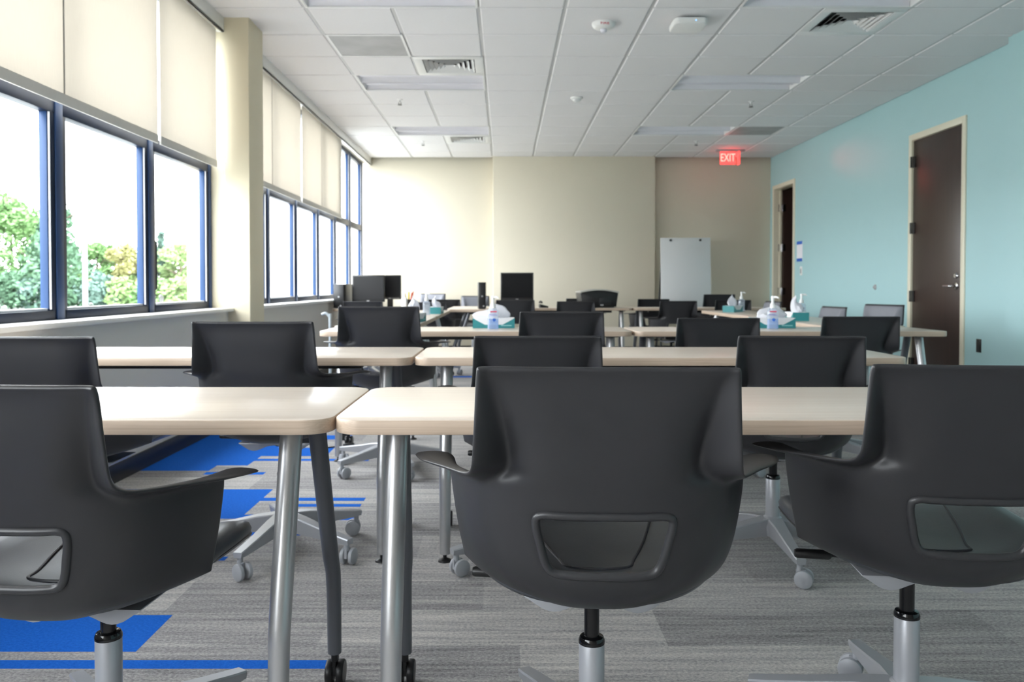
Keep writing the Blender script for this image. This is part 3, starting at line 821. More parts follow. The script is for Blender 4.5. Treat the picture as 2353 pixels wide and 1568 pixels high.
    pts = [(-.15, .20), (-.128, .10), (-.10, -.02), (-.070, -.12), (-.055, -.17), (0, -.182), (.055, -.17), (.070, -.12), (.10, -.02), (.128, .10), (.15, .20)]
    MB().tube(smooth_open([(x, y, sz(x, y) + .0012) for x, y in pts], 5), .0034, 8).build('seam_piping', M['vinylseam'], cush, smooth=True)
    # --- under the seat
    pn = MB()
    for zz, k_ in ((.478, .99), (.472, 1.005), (.466, .99), (.458, .9)):
        for k in range(N):
            x, y = outline(2 * PI * k / N, k_, .006); y = y * (.74 if y < 0 else 1); x *= .99 - .10 * max(0, -y / .2); pn.v.append((x, y, zz - (.020 * max(0, (y - .10) / .14) ** 2) + .030 * (abs(x) / .24) ** 2))
    for i in range(3):
        for k in range(N): pn.f.append((i * N + k, (i + 1) * N + k, (i + 1) * N + (k + 1) % N, i * N + (k + 1) % N)); pn.m.append(0)
    pn.f.append(tuple(3 * N + k for k in range(N))[::-1]); pn.m.append(0)
    pn.build('seat_pan', M['blackplastic'], r, smooth=True, angle=60)
    br = MB(); nx = 24; pro = []
    for k in range(nx + 1):
        x = -.135 + .27 * k / nx
        zlow = .428 - .021 * math.exp(-((abs(x) - .078) / .040) ** 2) + .009 * max(0, (abs(x) - .105) / .03)
        pro.append((x, zlow))
    poly = [(x, z) for x, z in pro] + [(x, .437) for x, _ in reversed(pro)]
    Mx = Matrix.Rotation(PI/2, 4, 'X')
    br.prism([(x, z) for x, z in poly], -.06, .125, M4=Mx)
    br.build('support_bracket', M['silver'], r, bevel=.004)
    MB().lathe([(.0155, .19), (.0155, .44)], 20).lathe([(.034, .405), (.04, .43)], 20).build('gas_piston', M['blackgloss'], r, smooth=True)
    lv = MB().tube([(-.03, -.01, .432), (-.165, -.01, .440)], .004, 8)
    lv = lv.build('height_lever', M['blackplastic'], r, smooth=True)
    MB().tube([(-.165, -.01, .440), (-.168, -.01, .440), (-.172, -.01, .440), (-.238, -.01, .442), (-.243, -.01, .442)], [.006, .0095, .0105, .0105, .008], 16).build('lever_grip', M['blackplastic'], lv, smooth=True)
    # --- column and star base
    MB().lathe([(.0262, .135), (.0262, .298), (.025, .300)], 28).build('column', M['silver'], r, smooth=True)
    MB().lathe([(.0268, .296), (.0268, .303), (.024, .309), (.017, .311)], 28).build('collar', M['blackgloss'], r, smooth=True)
    base = MB().lathe([(.02, .078), (.045, .085), (.052, .12), (.046, .142), (.030, .152), (.027, .155)], 30).build('star_base', M['silver'], r, smooth=True)
    for k in range(5):
        a = 2 * PI * k / 5; Rz = Matrix.Rotation(a, 4, 'Z')
        secs = [(.030, .030, .085, .150), (.10, .024, .083, .142), (.20, .020, .080, .122), (.30, .0185, .078, .105), (.335, .017, .080, .100)]
        lg = MB()
        for x, hw_, z0, z1 in secs:
            for yy, zz in ((-hw_ * .8, z0), (hw_ * .8, z0), (hw_, z1 - .004), (hw_ * .85, z1), (-hw_ * .85, z1), (-hw_, z1 - .004)):
                lg.v.append(tuple(Rz @ Vector((x, yy, zz))))
        for i in range(len(secs) - 1):
            for q in range(6): lg.f.append((i * 6 + q, i * 6 + (q + 1) % 6, (i + 1) * 6 + (q + 1) % 6, (i + 1) * 6 + q)); lg.m.append(0)
        lg.f.append(tuple(range(6))[::-1]); lg.m.append(0); lg.f.append(tuple(4 * 6 + q for q in range(6))); lg.m.append(0)
        lg.build('base_leg', M['silver'], base, smooth=True, angle=30)
        c = Rz @ Vector((.318, 0, 0))
        rs = Matrix.Rotation(a + R(65 + 40 * k), 4, 'Z')
        cm = MB().tube([c + Vector((0, 0, .085)), c + Vector((0, 0, .055))], .010, 12, 0)
        for q in (-1, 1):
            Mw = Matrix.Translation(c + Vector((0, 0, .031)) + (rs @ Vector((.014, q * .017, 0)))) @ rs @ Matrix.Rotation(PI/2, 4, 'X')
            cm.lathe([(.004, -.0105), (.022, -.010), (.0295, -.006), (.0305, 0), (.0295, .006), (.022, .010), (.004, .0105)], 24, M4=Mw)
        Mh = Matrix.Translation(c + Vector((0, 0, .031)) + (rs @ Vector((.014, 0, 0)))) @ rs
        cm.box(-.026, .004, -.005, .005, -.004, .030, 0, Mh)
        cm.build('caster', M['casterw'], base, smooth=True, angle=40)
    return r
UPPER = ('shell', 'seat_cushion', 'seat_pan', 'support_bracket', 'gas_piston', 'height_lever')
proto_chair = None
def chair(topx, topy, dz, theta, phase, label, group='black shell task chairs on casters'):
    """topx, topy: middle of the backrest's top edge; theta: heading in degrees, 0 = facing away from the camera"""
    global proto_chair
    th = R(theta); fx, fy = -math.sin(th), math.cos(th)
    loc = (topx + .38 * fx, topy + .38 * fy, 0)
    if proto_chair is None:
        proto_chair = make_chair(label)
    c = dup(proto_chair, loc, th, label, group)
    for ch in c.children:
        s = ch.name.split('.')[0]
        if s in UPPER: ch.location.z += dz
        if s == 'star_base': ch.rotation_euler = (0, 0, R(phase) - th)
    return c
W41 = .41 * F
def by_px(px0, px1, py, theta=0, phase=0, label='', Y=None):
    Y = Y or W41 / (px1 - px0)
    dz = HC - (py - VY) * Y / F - .897
    return chair(PX((px0 + px1) / 2, Y), Y, dz, theta, phase, label)
# front row
chair(.161, 1.278, .000, -2.5, 113, 'largest black shell chair in the foreground middle, back fully in view')
chair(.846, 1.41, -.010, -6, 85, 'foreground black shell chair cut by the right picture edge')
chair(-.847, 1.30, -.030, -4, 56, 'foreground black shell chair cut by the left picture edge, pale grey seat showing')
# second row
by_px(441, 720, 740, 0, -103, 'tall set black chair at the second row table, window side, both armrests showing')
by_px(1090, 1382, 773, 0, -7, 'black chair directly behind the largest foreground chair, second row')
by_px(1700, 1985, 773, -5, -92, 'black chair at the right end of the second row table')
chair(-1.52, 2.62, -.036, 0, 0, 'second row black chair cut by the left edge, above the foreground one')
# third row
by_px(777.6, 962.6, 705, 0, 10, 'third row black chair below the two window corner monitors')
by_px(1195, 1387, 717, 0, 30, 'third row black chair between the tissue box and the table joint')
by_px(1557, 1746, 731, 0, 55, 'third row black chair beside the sanitizer bottle on the aqua side')
by_px(1890, 2068, 728, 0, 20, 'third row black chair in front of the two grey faced chairs')
# rear
chair(PX(834, 8.5), 8.5, -.035, 0, 15, 'black chair facing the window corner monitors, hardly showing over a nearer chair')
chair(PX(984, 9.02), 9.02, -.053, 0, 0, 'black chair behind the far tissue box on the window side')
chair(PX(1021, 10.66), 10.66, -.052, 0, 50, 'black chair beyond the computer tower table, next to pale facing chair')
chair(PX(995, 12.1), 12.1, .01, 158, 12, 'pale looking chair facing the room by the back wall, nearest the window corner')
chair(PX(1092, 12.05), 12.05, -.022, 178, 0, 'pale looking chair facing the room, half hidden behind the computer tower')
by_px(1140, 1228, 690, 0, 60, 'black chair right below the lone monitor on the back table')
by_px(1280, 1367, 693, 0, 10, 'black chair in front of the printer')
chair(PX(1338, 10.5), 10.5, -.036, 0, 44, 'black chair behind the printer table, top edge peeking left of the printer')
chair(PX(1502, 10.72), 10.72, -.046, 0, 5, 'black chair beyond the back table, overlapping the lower left of the white board')
chair(PX(1559, 9.05), 9.05, -.040, 0, 70, 'black chair directly in front of the white easel board')
chair(PX(1653, 10.75), 10.75, .014, 0, 25, 'tall set black chair beyond the back table, beside the white board')
chair(PX(1685, 9.46), 9.46, -.038, 0, 0, 'black chair behind the farthest tissue box on the aqua side')
chair(3.20, 6.90, -.030, 112, 8, 'grey faced chair by the aqua wall, the one nearest the brown door')
chair(3.12, 7.75, -.070, 100, 40, 'lower grey faced chair by the aqua wall, second from the brown door')
chair(2.98, 9.08, -.045, 95, 20, 'farthest grey faced chair by the aqua wall, behind a sanitizer bottle')
# the pattern chair itself is not kept
def wipe(o):
    for ch in list(o.children): wipe(ch)
    bpy.data.objects.remove(o)
wipe(proto_chair)

# ------------------------------------------------------------------ bottles and tissue boxes
def make_bottle(kind):
    r = empty('sanitizer_bottle', (0, 0, TT), 0, 'x', 'sanitizer bottle', 'hand sanitizer pump bottles')
    sec = [(.0, .94), (.006, 1.0), (.10, 1.0), (.114, .96), (.124, .72), (.130, .45)]
    b = MB()
    for z, k in sec:
        for x, y in rrect(.066 * k, .044 * (k if k > .8 else k * 1.2), .014 * k, 5): b.v.append((x, y, z))
    n = len(rrect(1, 1, .1, 5))
    for i in range(len(sec) - 1):
        for q in range(n): b.f.append((i * n + q, i * n + (q + 1) % n, (i + 1) * n + (q + 1) % n, (i + 1) * n + q)); b.m.append(0)
    b.f.append(tuple(range(n))[::-1]); b.m.append(0); b.f.append(tuple((len(sec) - 1) * n + q for q in range(n))); b.m.append(0)
    b.build('bottle_body', {'gel': M['bottle'], 'clear': M['bottle'], 'white': M['whiteplastic']}[kind], r, smooth=True, angle=50)
    if kind != 'white':
        MB().prism(rrect(.060, .038, .012, 5), .004, .062 if kind == 'gel' else .095).build('gel_filling', M['gel' if kind == 'gel' else 'gelclear'], r, smooth=True)
    if kind == 'gel':
        lb = MB().box(-.020, .020, -.0226, -.0222, .104, .1115).build('label_band', M['redink'], r)
        link_mesh('label_lettering', text_mesh('purell_text', 'PURELL', .0145, M['purpleink'], .0002), r, (0, -.0227, .088), (R(90), 0, 0))
        MB().lathe([(.0095, 0), (.0095, .0004)], 14, (0.004, -.0226, .058), M4=Matrix.Rotation(PI/2, 4, 'X')).build('label_drop', M['bluetape'], r)
    MB().lathe([(.0165, .128), (.0165, .150), (.010, .158), (.0085, .162), (.0085, .186)], 18).build('pump_collar', M['whiteplastic'], r, smooth=True)
    nz = MB().lathe([(.0095, .184), (.0105, .188), (.0105, .200), (.008, .203)], 16)
    nz.tube(smooth_open([(0, 0, .194), (.014, -.010, .196), (.026, -.020, .194), (.031, -.024, .188)], 4), [.007] * 8 + [.005] * 5, 10)
    nz.build('pump_nozzle', M['whiteplastic'], r, smooth=True)
    return r
bp_ = {k: make_bottle(k) for k in ('gel', 'clear', 'white')}
used = set()
def bottle(kind, px, Y, label, rz=0, z=TT):
    loc = (PX(px, Y), Y, z)
    if kind in used: return dup(bp_[kind], loc, rz, label)
    used.add(kind); b = bp_[kind]; b.location = loc; b.rotation_euler = (0, 0, rz); b['label'] = label
    return b
bottle('gel', 1133, 4.98, 'sanitizer bottle with blue gel and purple lettering, third row table on window side', R(8))
bottle('gel', 1776, 5.00, 'sanitizer bottle with blue gel and purple lettering, third row table toward aqua wall', R(-12))
bottle('clear', 1842, 6.48, 'clear sanitizer bottle standing behind the teal box nearest the aqua wall', R(30))
bottle('clear', 1704, 8.46, 'clear sanitizer bottle next to the farthest teal tissue box, aqua side', R(30))
bottle('clear', 980, 7.38, 'pale sanitizer bottle beside the small teal tissue box, window side', R(10))
bottle('white', 929, 9.56, 'opaque white pump bottle by the cup of yellow pens', R(-20))

def make_box(seed, tall):
    rnd = random.Random(seed)
    r = empty('tissue_box', (0, 0, TT), 0, 'x', 'tissue box', 'teal tissue boxes')
    w_, d_, h_ = .262, .118, .064
    b = MB()
    hw, hd = w_ / 2, d_ / 2
    # sides and bottom teal, white V panels on the long faces running over the top
    for s in (-1, 1):
        y = s * hd
        ids = [(-hw, y, 0), (hw, y, 0), (hw, y, h_), (.11, y, h_ * .80), (.055, y, h_ * .34), (-.055, y, h_ * .34), (-.11, y, h_ * .80), (-hw, y, h_)]
        f = (0, 1, 2, 3, 4, 5, 6, 7)
        b.add(ids, [f if s < 0 else f[::-1]], 0)
        g_ = (7, 6, 5, 4, 3, 2)
        b.add(ids, [g_ if s < 0 else g_[::-1]], 1)
    for s in (-1, 1):
        q = [(s * hw, -hd, 0), (s * hw, hd, 0), (s * hw, hd, h_), (s * hw, -hd, h_)]
        b.add(q, [(0, 1, 2, 3) if s > 0 else (3, 2, 1, 0)], 0)
    b.add([(-hw, -hd, 0), (hw, -hd, 0), (hw, hd, 0), (-hw, hd, 0)], [(3, 2, 1, 0)], 0)
    b.add([(-hw, -hd, h_), (hw, -hd, h_), (hw, hd, h_), (-hw, hd, h_)], [(0, 1, 2, 3)], 1)
    b.build('carton', [M['teal'], M['white']], r)
    MB().box(.045, .112, -hd - .0004, -hd, .013, .020).build('carton_print', M['tealpale'], r)
    # pulled-up tissue: a twisted, folded sheet
    N_, K_ = 36, 12
    ph = [rnd.uniform(0, 6.28) for _ in range(6)]
    t = MB()
    for k in range(K_ + 1):
        v = k / K_
        env = (.35 + 1.0 * math.sin(PI * min(1, v * .80 + .12)) ** .8) * (1 - max(0, v - .86) / .14 * .80)
        for q in range(N_ + 1):
            a = 2 * PI * q / N_
            rx = .060 * env * (1 + .30 * math.sin(2 * a + ph[0]) + .20 * math.sin(4 * a + ph[1] + 4 * v) + .08 * math.sin(9 * a + ph[2]))
            ry = .026 * env * (1 + .34 * math.sin(3 * a + ph[2] + 2 * v))
            z = .050 + tall * v * (1 + .30 * math.sin(a + ph[3]) + .14 * math.sin(3 * a + ph[4]) + .06 * math.sin(7 * a + ph[5]))
            t.v.append((rx * math.cos(a) + .030 * v * math.sin(ph[1]), ry * math.sin(a), z + .003 * math.sin(7 * a + 6 * v)))
    for k in range(K_):
        for q in range(N_): i = k * (N_ + 1) + q; t.f.append((i, i + 1, i + N_ + 2, i + N_ + 1)); t.m.append(0)
    t.build('tissue', M['tissue'], r, smooth=True, angle=180)
    return r
def tissue_box(px, Y, rz, label, seed, tall=.085):
    r = make_box(seed, tall); r.location = (PX(px, Y), Y, TT); r.rotation_euler = (0, 0, rz); r['label'] = label
tissue_box(1134, 5.16, R(2), 'teal tissue box behind the gel bottle, third row table on the window side', 1, .075)
tissue_box(1774, 5.16, R(-3), 'teal tissue box behind the gel bottle, third row table toward the aqua wall', 2, .075)
tissue_box(1831, 6.26, R(-96), 'teal tissue box end-on on the lengthwise table nearest the aqua wall', 3, .10)
tissue_box(1684, 8.30, R(-125), 'farthest teal tissue box on the aqua side, turned corner toward the camera', 4, .09)
tissue_box(1002, 7.78, R(88), 'teal tissue box end-on on the window side lengthwise table, tissue bulging', 5, .085)
tissue_box(950, 6.00, R(80), 'teal tissue box half hidden behind a third row chair back, window side', 6, .10)

# ------------------------------------------------------------------ computers and desk things
def monitor(px, Y, z0, w_, h_, rz, label, buttons=False):
    r = empty('computer_monitor', (PX(px, Y), Y, TT), rz, label, 'monitor', 'black computer monitors')
    zb = z0 - TT
    MB().box(-w_/2, w_/2, -.022, .022, zb, zb + h_).box(-w_/2 + .05, w_/2 - .05, .02, .055, zb + .04, zb + h_ - .04).build('bezel', M['pcplastic'], r, bevel=.004)
    MB().box(-w_/2 + .016, w_/2 - .016, -.0235, -.0222, zb + .028, zb + h_ - .016).build('screen', M['screen'], r)
    MB().prism(rrect(.035, .009, .004, 4), 0, .0015, M4=Matrix.Translation((0, -.022, zb + .012)) @ Matrix.Rotation(PI/2, 4, 'X')).build('badge', M['grey'], r)
    if buttons:
        bt = MB()
        for k in range(5): bt.lathe([(.0045, 0), (.0045, .003)], 10, (w_/2 - .03 - k * .018, -.022, zb + .012), M4=Matrix.Rotation(PI/2, 4, 'X'))
        bt.build('buttons', M['grey'], r)
    MB().box(-.035, .035, .03, .055, .01, zb + h_ * .5).build('stand_neck', M['pcplastic'], r, bevel=.004)
    MB().prism(rrect(.24, .17, .03), 0, .014, M4=Matrix.Translation((0, .03, 0))).build('stand_foot', M['pcplastic'], r, bevel=.003)
monitor(847, 9.59, PZ(694, 9.59), .385, .315, R(-6), 'nearer black monitor of the pair in the window corner')
monitor(896, 9.80, PZ(688, 9.80), .27, .29, R(4), 'black monitor half hidden behind the larger one in the window corner', True)
monitor(1188, 9.98, PZ(690, 9.98), .40, .335, 0, 'lone black monitor in front of the back wall projection edge')
def tower(x, Y, label, rz=0, w_=.105, h_=.30):
    r = empty('computer_tower', (x, Y, TT), rz, label, 'computer', 'black computer towers')
    MB().box(-w_/2, w_/2, -.19, .19, .006, h_).build('tower_case', M['pcplastic'], r, bevel=.004)
    MB().box(-w_/2 + .004, w_/2 - .004, -.199, -.188, .01, h_ - .006).build('front_panel', M['blackplastic'], r, bevel=.004)
    MB().lathe([(.010, 0), (.010, .003)], 14, (0, -.199, h_ * .48), M4=Matrix.Rotation(PI/2, 4, 'X')).lathe([(.009, 0), (.009, .003)], 14, (w_ * .18, -.199, .035), M4=Matrix.Rotation(PI/2, 4, 'X')).build('power_button', M['grey'], r)
    MB().box(-w_/2 + .01, w_/2 - .01, -.17, .17, 0, .007).build('tower_foot', M['blackplastic'], r)
tower(-1.90, 9.62, 'black computer tower against the window wall sill', R(-4), .125, .285)
tower(PX(1107, 9.45), 9.45, 'black computer tower standing alone left of the lone monitor', R(3), .088, .305)
# printer
PY = 9.97
r = empty('printer', (PX(1371, PY), PY, TT), R(3), 'black printer with a curved pale top on the back table', 'printer')
arc = [(-.235 + .47 * k / 16, .195 + .030 * math.sin(PI * k / 16)) for k in range(17)]
body = [(-.205, .012), (.205, .012)] + [(x * .97, z - .018) for x, z in reversed(arc)]
MB().prism(body, -.20, .20, M4=Matrix.Rotation(PI/2, 4, 'X')).build('printer_body', M['blackplastic'], r, bevel=.006)
lid = arc + [(x * .97, z - .016) for x, z in reversed(arc)]
MB().prism(lid, -.21, .225, M4=Matrix.Rotation(PI/2, 4, 'X')).build('printer_lid', M['printertop'], r, bevel=.003)
MB().box(.0, .14, -.206, -.198, .04, .12).build('control_panel', M['pcplastic'], r, bevel=.003)
MB().prism(rrect(.04, .018, .007, 4), 0, .002, M4=Matrix.Translation((.03, -.206, .034)) @ Matrix.Rotation(PI/2, 4, 'X')).build('badge', M['grey'], r)
MB().box(-.18, .18, -.18, .18, 0, .014).build('printer_foot', M['blackplastic'], r)
# phone
r = empty('desk_telephone', (PX(1249, 9.9), 9.9, TT), R(10), 'small black telephone on the back table between monitor and printer', 'telephone')
MB().prism([(-.05, 0), (.05, 0), (.05, .018), (-.05, .045)], -.05, .05, M4=Matrix.Rotation(PI/2, 4, 'X')).build('phone_base', M['blackplastic'], r, bevel=.004)
MB().tube(smooth_open([(-.035, -.055, .055), (-.035, -.05, .066), (-.035, 0, .074), (-.035, .05, .066), (-.035, .055, .055)], 4), .012, 10).build('handset', M['blackplastic'], r, smooth=True)
# cup with pens
r = empty('pen_cup', (PX(939, 9.86), 9.86, TT), 0, 'black cup with yellow and red pens by the corner monitors', 'pen cup')
MB().lathe([(.030, 0), (.036, .10), (.033, .10), (.028, .006)], 20).build('cup', M['blackplastic'], r, smooth=True)
for k, (dx, dy, tx, ty, c) in enumerate(((-.015, 0, -.03, .01, 'yellow'), (.0, .01, .0, .02, 'yellow'), (.012, -.008, .028, 0, 'orange'), (-.004, -.012, .012, -.02, 'yellow'), (.014, .01, .04, .01, 'orange'))):
    MB().tube([(dx, dy, .008), (dx + tx, dy + ty, .165 + .008 * k)], .0085, 10).build('pen', M[c], r, smooth=True)
# pole with bent top by the window wall
o = MB().tube(smooth_open([(0, 0, 0), (0, 0, .75), (-.005, 0, .80), (-.03, 0, .825), (-.06, 0, .815)], 5), .011, 12).build('metal_pole', M['polemetal'], None, (PX(758, 5.95), 5.95, 0), smooth=True)
tag(o, 'slim pale metal pole with a bent top, beyond the third row table near the sill', 'pole')
# adapter on the floor
r = empty('power_adapter', (PX(800, 5.15), 5.15, 0), R(10), 'small black power adapter with cable on the carpet below the third row', 'power adapter')
MB().box(-.035, .035, -.02, .02, 0, .03).build('adapter_body', M['blackplastic'], r, bevel=.004)
MB().tube(smooth_open([(-.03, 0, .006), (-.08, .02, .006), (-.15, .0, .006), (-.22, .03, .006)], 5), .004, 8).build('adapter_cable', M['blackplastic'], r, smooth=True)

# easel board
BY = 11.85
r = empty('easel_whiteboard', (PX(1574, BY), BY, 0), R(-3), 'white easel board leaning in front of the recessed back wall', 'whiteboard')
zt = PZ(547, BY)
tilt = Matrix.Translation((0, 0, zt)) @ Matrix.Rotation(R(-6.5), 4, 'X')
MB().box(-.357, .357, -.010, .010, -1.02, 0, 0, tilt).build('board', M['whiteboard'], r, bevel=.003)
MB().box(-.36, .36, -.03, .012, -1.06, -1.02, 0, tilt).build('pen_tray', M['grey'], r, bevel=.003)
for s in (-1, 1):
    MB().lathe([(.017, 0), (.017, .012), (.012, .018)], 16, tilt @ Vector((s * .212, -.010, -.035)), M4=Matrix.Rotation(PI/2, 4, 'X')).build('pad_knob', M['blackplastic'], r, smooth=True)
    MB().tube([tilt @ Vector((s * .33, .02, -.15)), (s * .37, -.19, 0.0)], .013, 12).build('front_leg', M['blackplastic'], r, smooth=True)
    MB().tube([tilt @ Vector((s * .33, .025, -.18)), (s * .375, .30, 0.0)], .013, 12).build('rear_leg', M['blackplastic'], r, smooth=True)

# ------------------------------------------------------------------ things on the aqua wall
Yp = 11.33
r = empty('paper_notice', (XR - .0015, Yp, PZ(578, Yp)), 0, 'white paper notice taped to the aqua wall with blue tape', 'notice')
MB().box(-.0005, .0005, -.11, .11, -.125, .125).build('paper_sheet', M['paper'], r)
for s in (-1, 1): MB().box(-.0016, -.0006, -.10, .11, s * .118 - .022, s * .118 + .022).build('tape_strip', M['bluetape'], r)
Yp = 11.26
r = empty('light_switch', (XR, Yp, PZ(623, Yp)), 0, 'light switch plate under the taped paper beside the far door', 'light switch')
MB().box(-.008, 0, -.038, .038, -.06, .06).build('switch_plate', M['whiteplastic'], r, bevel=.003)
MB().box(-.013, -.008, -.016, .016, -.034, .034).build('switch_rocker', M['grey'], r, bevel=.002)
Yp = 9.01
r = empty('wall_jack', (XR, Yp, PZ(660, Yp)), 0, 'small round dark wall socket on the aqua wall between the doors', 'wall jack')
MB().lathe([(.030, 0), (.030, .006), (.022, .010), (.010, .024), (.008, .026)], 18, M4=Matrix.Rotation(-PI/2, 4, 'Y')).build('jack_plate', M['grey'], r, smooth=True)
MB().lathe([(.014, 0), (.014, .004)], 14, (-.012, 0, 0), M4=Matrix.Rotation(-PI/2, 4, 'Y')).build('jack_hole', M['blackplastic'], r)
Yp = 7.03
r = empty('power_outlet', (XR, Yp, PZ(795, Yp)), 0, 'black double power outlet low on the aqua wall near the brown door', 'outlet')
MB().box(-.006, 0, -.036, .036, -.058, .058).build('outlet_plate', M['blackplastic'], r, bevel=.003)
for s in (-1, 1): MB().prism(rrect(.034, .030, .012, 4), 0, .003, M4=Matrix.Translation((-.006, 0, s * .024)) @ Matrix.Rotation(-PI/2, 4, 'Y')).build('socket', M['pcplastic'], r)

# ------------------------------------------------------------------ outdoors
GZ = -0.3
struct(MB().box(-160, -2.6, -60, 160, GZ - .1, GZ).build('ground', M['asphalt']))
bd = MB().box(-11.6, 3.0, 30, 42, GZ, 9.0).build('neighbouring_building', M['bldg'])
tag(bd, 'plain white building wing glaring outside the far windows', 'building')
def blob_tree(name, X, Y, top, rad, lm, label, shape='round', n=2600, seed=1, leaf=.17):
    rnd = random.Random(seed)
    r = empty(name, (X, Y, GZ), 0, label, 'tree' if name != 'shrub' else 'shrub', 'trees outside the near windows')
    H = top - GZ
    if name != 'shrub':
        tr = MB().tube(smooth_open([(0, 0, 0), (.05, 0, H * .3), (-.04, .03, H * .6), (0, 0, H * .86)], 4), [.16 * (1 - .07 * k) for k in range(13)], 10)
        for k in range(7):
            a = rnd.uniform(0, 6.28); z = H * rnd.uniform(.25, .7)
            tr.tube([(0, 0, z), (math.cos(a) * rad * .4, math.sin(a) * rad * .4, z + H * .1), (math.cos(a) * rad * .75, math.sin(a) * rad * .75, z + H * .16)], [.05, .03, .01], 6)
        tr.build('trunk', M['bark'], r, smooth=True)
    lf = MB(); cl = []
    if shape == 'round':
        for _ in range(22):
            a = rnd.uniform(0, 6.28); rr = rad * math.sqrt(rnd.random()) * .75; zf = rnd.uniform(.12, .90)
            k = math.sin(PI * min(1, .25 + zf * .72)) + .15
            cl.append((rr * k * math.cos(a), rr * k * math.sin(a), H * zf, rad * rnd.uniform(.24, .40)))
        cl.append((0, 0, H * .90, rad * .26))
    else:
        for k in range(34):
            zf = .06 + .92 * k / 33; rr = rad * (1.02 - zf) * 0.8
            a = rnd.uniform(0, 6.28); cl.append((rr * .6 * math.cos(a), rr * .6 * math.sin(a), H * zf, max(.16, rr * .75)))
    for i in range(n):
        cx, cy, cz, cr = cl[i % len(cl)]
        d = Vector((rnd.gauss(0, 1), rnd.gauss(0, 1), rnd.gauss(0, 1))).normalized() * cr * (rnd.random() ** .35)
        p = Vector((cx, cy, cz)) + Vector((d.x, d.y, d.z * .8))
        if p.z < .05: continue
        u = Vector((rnd.gauss(0, 1), rnd.gauss(0, 1), rnd.gauss(0, .7))).normalized(); v_ = u.orthogonal().normalized()
        s_ = leaf * rnd.uniform(.6, 1.3)
        lf.add([p - u * s_, p - v_ * s_ * .55, p + u * s_, p + v_ * s_ * .55], [(0, 1, 2, 3)])
    f = lf.build('crown', M[lm], r); f['kind'] = 'stuff'
def tx(px, Y): return PX(px, Y)
blob_tree('tree', tx(28, 50), 50, PZ(452, 50), 3.3, 'leaf_mid', 'big leafy green tree at the far left behind the first pane', 'round', 6000, 1)
blob_tree('tree', tx(-70, 48), 48, PZ(500, 48), 3.0, 'leaf_mid', 'leafy tree just outside the left picture edge', 'round', 3500, 2)
blob_tree('tree', tx(128, 47), 47, PZ(408, 47), 2.7, 'leaf_dark', 'tall dark evergreen behind the thick blue mullion', 'cone', 3800, 3)
blob_tree('tree', tx(225, 54), 54, PZ(556, 54), 1.9, 'leaf_mid', 'rounded mid green tree right of the lamp post', 'round', 3600, 4)
blob_tree('tree', tx(287, 52), 52, PZ(560, 52), 1.75, 'leaf_gold', 'yellowing tree left of the second thick mullion', 'round', 3600, 5)
blob_tree('tree', tx(172, 56), 56, PZ(562, 56), 1.5, 'leaf_dark', 'dark green tree low between mullion and lamp post', 'round', 2800, 6)
blob_tree('tree', tx(372, 56), 56, PZ(535, 56), 1.5, 'leaf_blue', 'slender grey green tree behind the window handle', 'cone', 2200, 7)
blob_tree('tree', tx(416, 54), 54, PZ(556, 54), 2.0, 'leaf_lime', 'pale lime tree behind the third pane beside the white building', 'round', 3600, 8)
blob_tree('tree', tx(335, 55), 55, PZ(572, 55), 1.6, 'leaf_lime', 'lime green tree hidden behind the second thick mullion', 'round', 2400, 9)
for k, (px, py, lm, lab) in enumerate(((20, 628, 'leaf_dark', 'dark shrub below the big leafy tree'), (85, 640, 'leaf_blue', 'blue green shrub by the first mullion'), (165, 640, 'leaf_dark', 'dark shrub left of the lamp post foot'),
                                       (232, 628, 'leaf_blue', 'blue green shrub right of the lamp post foot'), (292, 640, 'leaf_lime', 'lime shrub below the yellowing tree'), (345, 640, 'leaf_mid', 'green shrub behind the second mullion'),
                                       (410, 640, 'leaf_lime', 'lime shrub low in the third pane'), (-45, 640, 'leaf_mid', 'green shrub outside the left edge'))):
    blob_tree('shrub', tx(px, 46), 46, PZ(py, 46), 1.35, lm, lab, 'round', 1500, 20 + k, .14)
LY = 44.0
r = empty('lamp_post', (PX(196, LY), LY, GZ), 0, 'slender pale street lamp post with a short arm, behind the second pane', 'lamp post')
MB().tube([(0, 0, 0), (0, 0, 2.6), (0, 0, PZ(470, LY) - GZ)], [.13, .12, .07], 16).build('post', M['polemetal'], r, smooth=True)
MB().box(.05, .55, -.03, .03, PZ(472, LY) - GZ - .03, PZ(472, LY) - GZ + .03).build('arm', M['polemetal'], r)
MB().box(.45, 1.0, -.12, .12, PZ(473, LY) - GZ - .05, PZ(473, LY) - GZ + .04).build('lamp_head', M['polemetal'], r, bevel=.02)

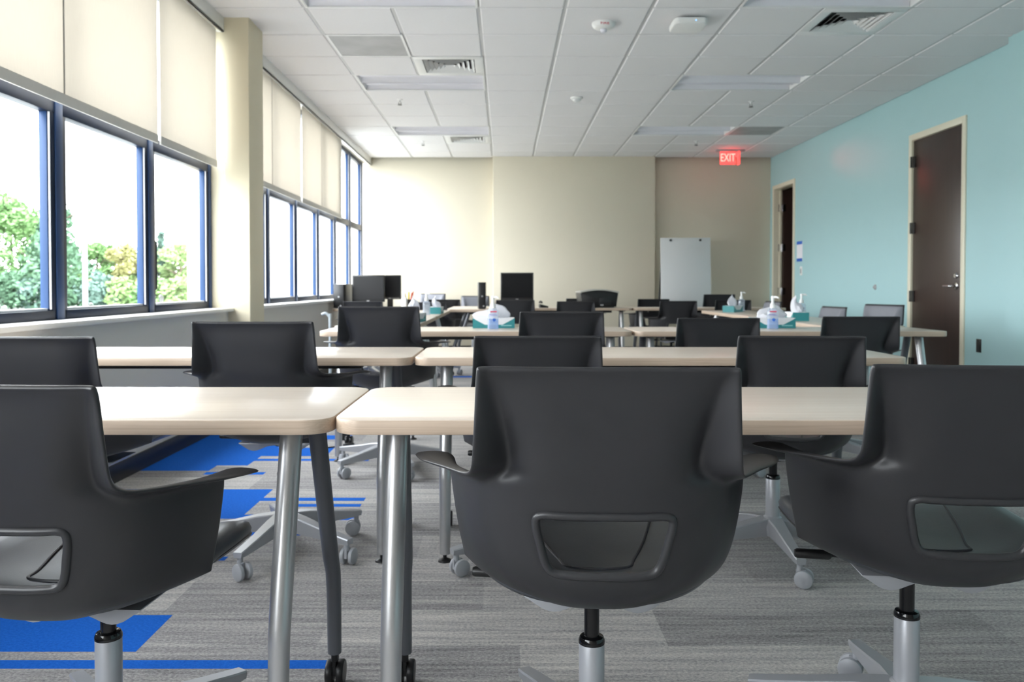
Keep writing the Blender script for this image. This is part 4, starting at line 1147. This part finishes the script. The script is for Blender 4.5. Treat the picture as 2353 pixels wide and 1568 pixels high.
# ------------------------------------------------------------------ light: overcast sky through the windows
SKY = 4.6
wd = bpy.data.worlds.new('overcast'); sc.world = wd; wd.use_nodes = True
nt = wd.node_tree; bg = nt.nodes['Background']
tc = nt.nodes.new('ShaderNodeTexCoord'); sp = nt.nodes.new('ShaderNodeSeparateXYZ'); nt.links.new(tc.outputs['Generated'], sp.inputs[0])
cr = nt.nodes.new('ShaderNodeValToRGB')
cr.color_ramp.elements[0].position = 0.0; cr.color_ramp.elements[0].color = (0.955, 0.975, 1.0, 1)
cr.color_ramp.elements[1].position = 0.8; cr.color_ramp.elements[1].color = (0.92, 0.955, 1.0, 1)
nt.links.new(sp.outputs['Z'], cr.inputs['Fac']); nt.links.new(cr.outputs[0], bg.inputs['Color'])
bg.inputs['Strength'].default_value = SKY
def portal(y0, y1):
    l = bpy.data.lights.new('window_daylight', 'AREA'); l.shape = 'RECTANGLE'; l.size = ZTOP - ZB; l.size_y = y1 - y0
    l.energy = 1.0; l.cycles.is_portal = True
    o = bpy.data.objects.new('window_daylight', l); COL.objects.link(o)
    o.location = (WX - .12, (y0 + y1) / 2, (ZB + ZTOP) / 2); o.rotation_euler = (0, R(-90), 0)
portal(YF + .2, 6.0); portal(6.38, 12.5)

# ------------------------------------------------------------------ camera
cam = bpy.data.cameras.new('camera'); co = bpy.data.objects.new('camera', cam); COL.objects.link(co)
pitch = 1.2
cam.sensor_fit = 'HORIZONTAL'; cam.sensor_width = 22.5; cam.lens = F / 2353 * 22.5
co.location = (0, 0, HC); co.rotation_euler = (R(90 - pitch), 0, 0)
cam.shift_x = (1176.5 - VX) / 2353
cam.shift_y = -((784 - VY) - F * math.tan(R(pitch))) / 2353
cam.clip_start = 0.05; cam.clip_end = 400
cam.dof.use_dof = True; cam.dof.focus_distance = 1.55; cam.dof.aperture_fstop = 4.5
sc.camera = co

sc.view_settings.view_transform = 'Standard'; sc.view_settings.look = 'None'
sc.view_settings.gamma = 1.0; sc.view_settings.use_curve_mapping = False
sc.view_settings.exposure = 1.75
cy = sc.cycles
cy.use_denoising = True
cy.max_bounces = 14; cy.diffuse_bounces = 7; cy.glossy_bounces = 4; cy.transmission_bounces = 6; cy.transparent_max_bounces = 16
cy.sample_clamp_indirect = 6.0
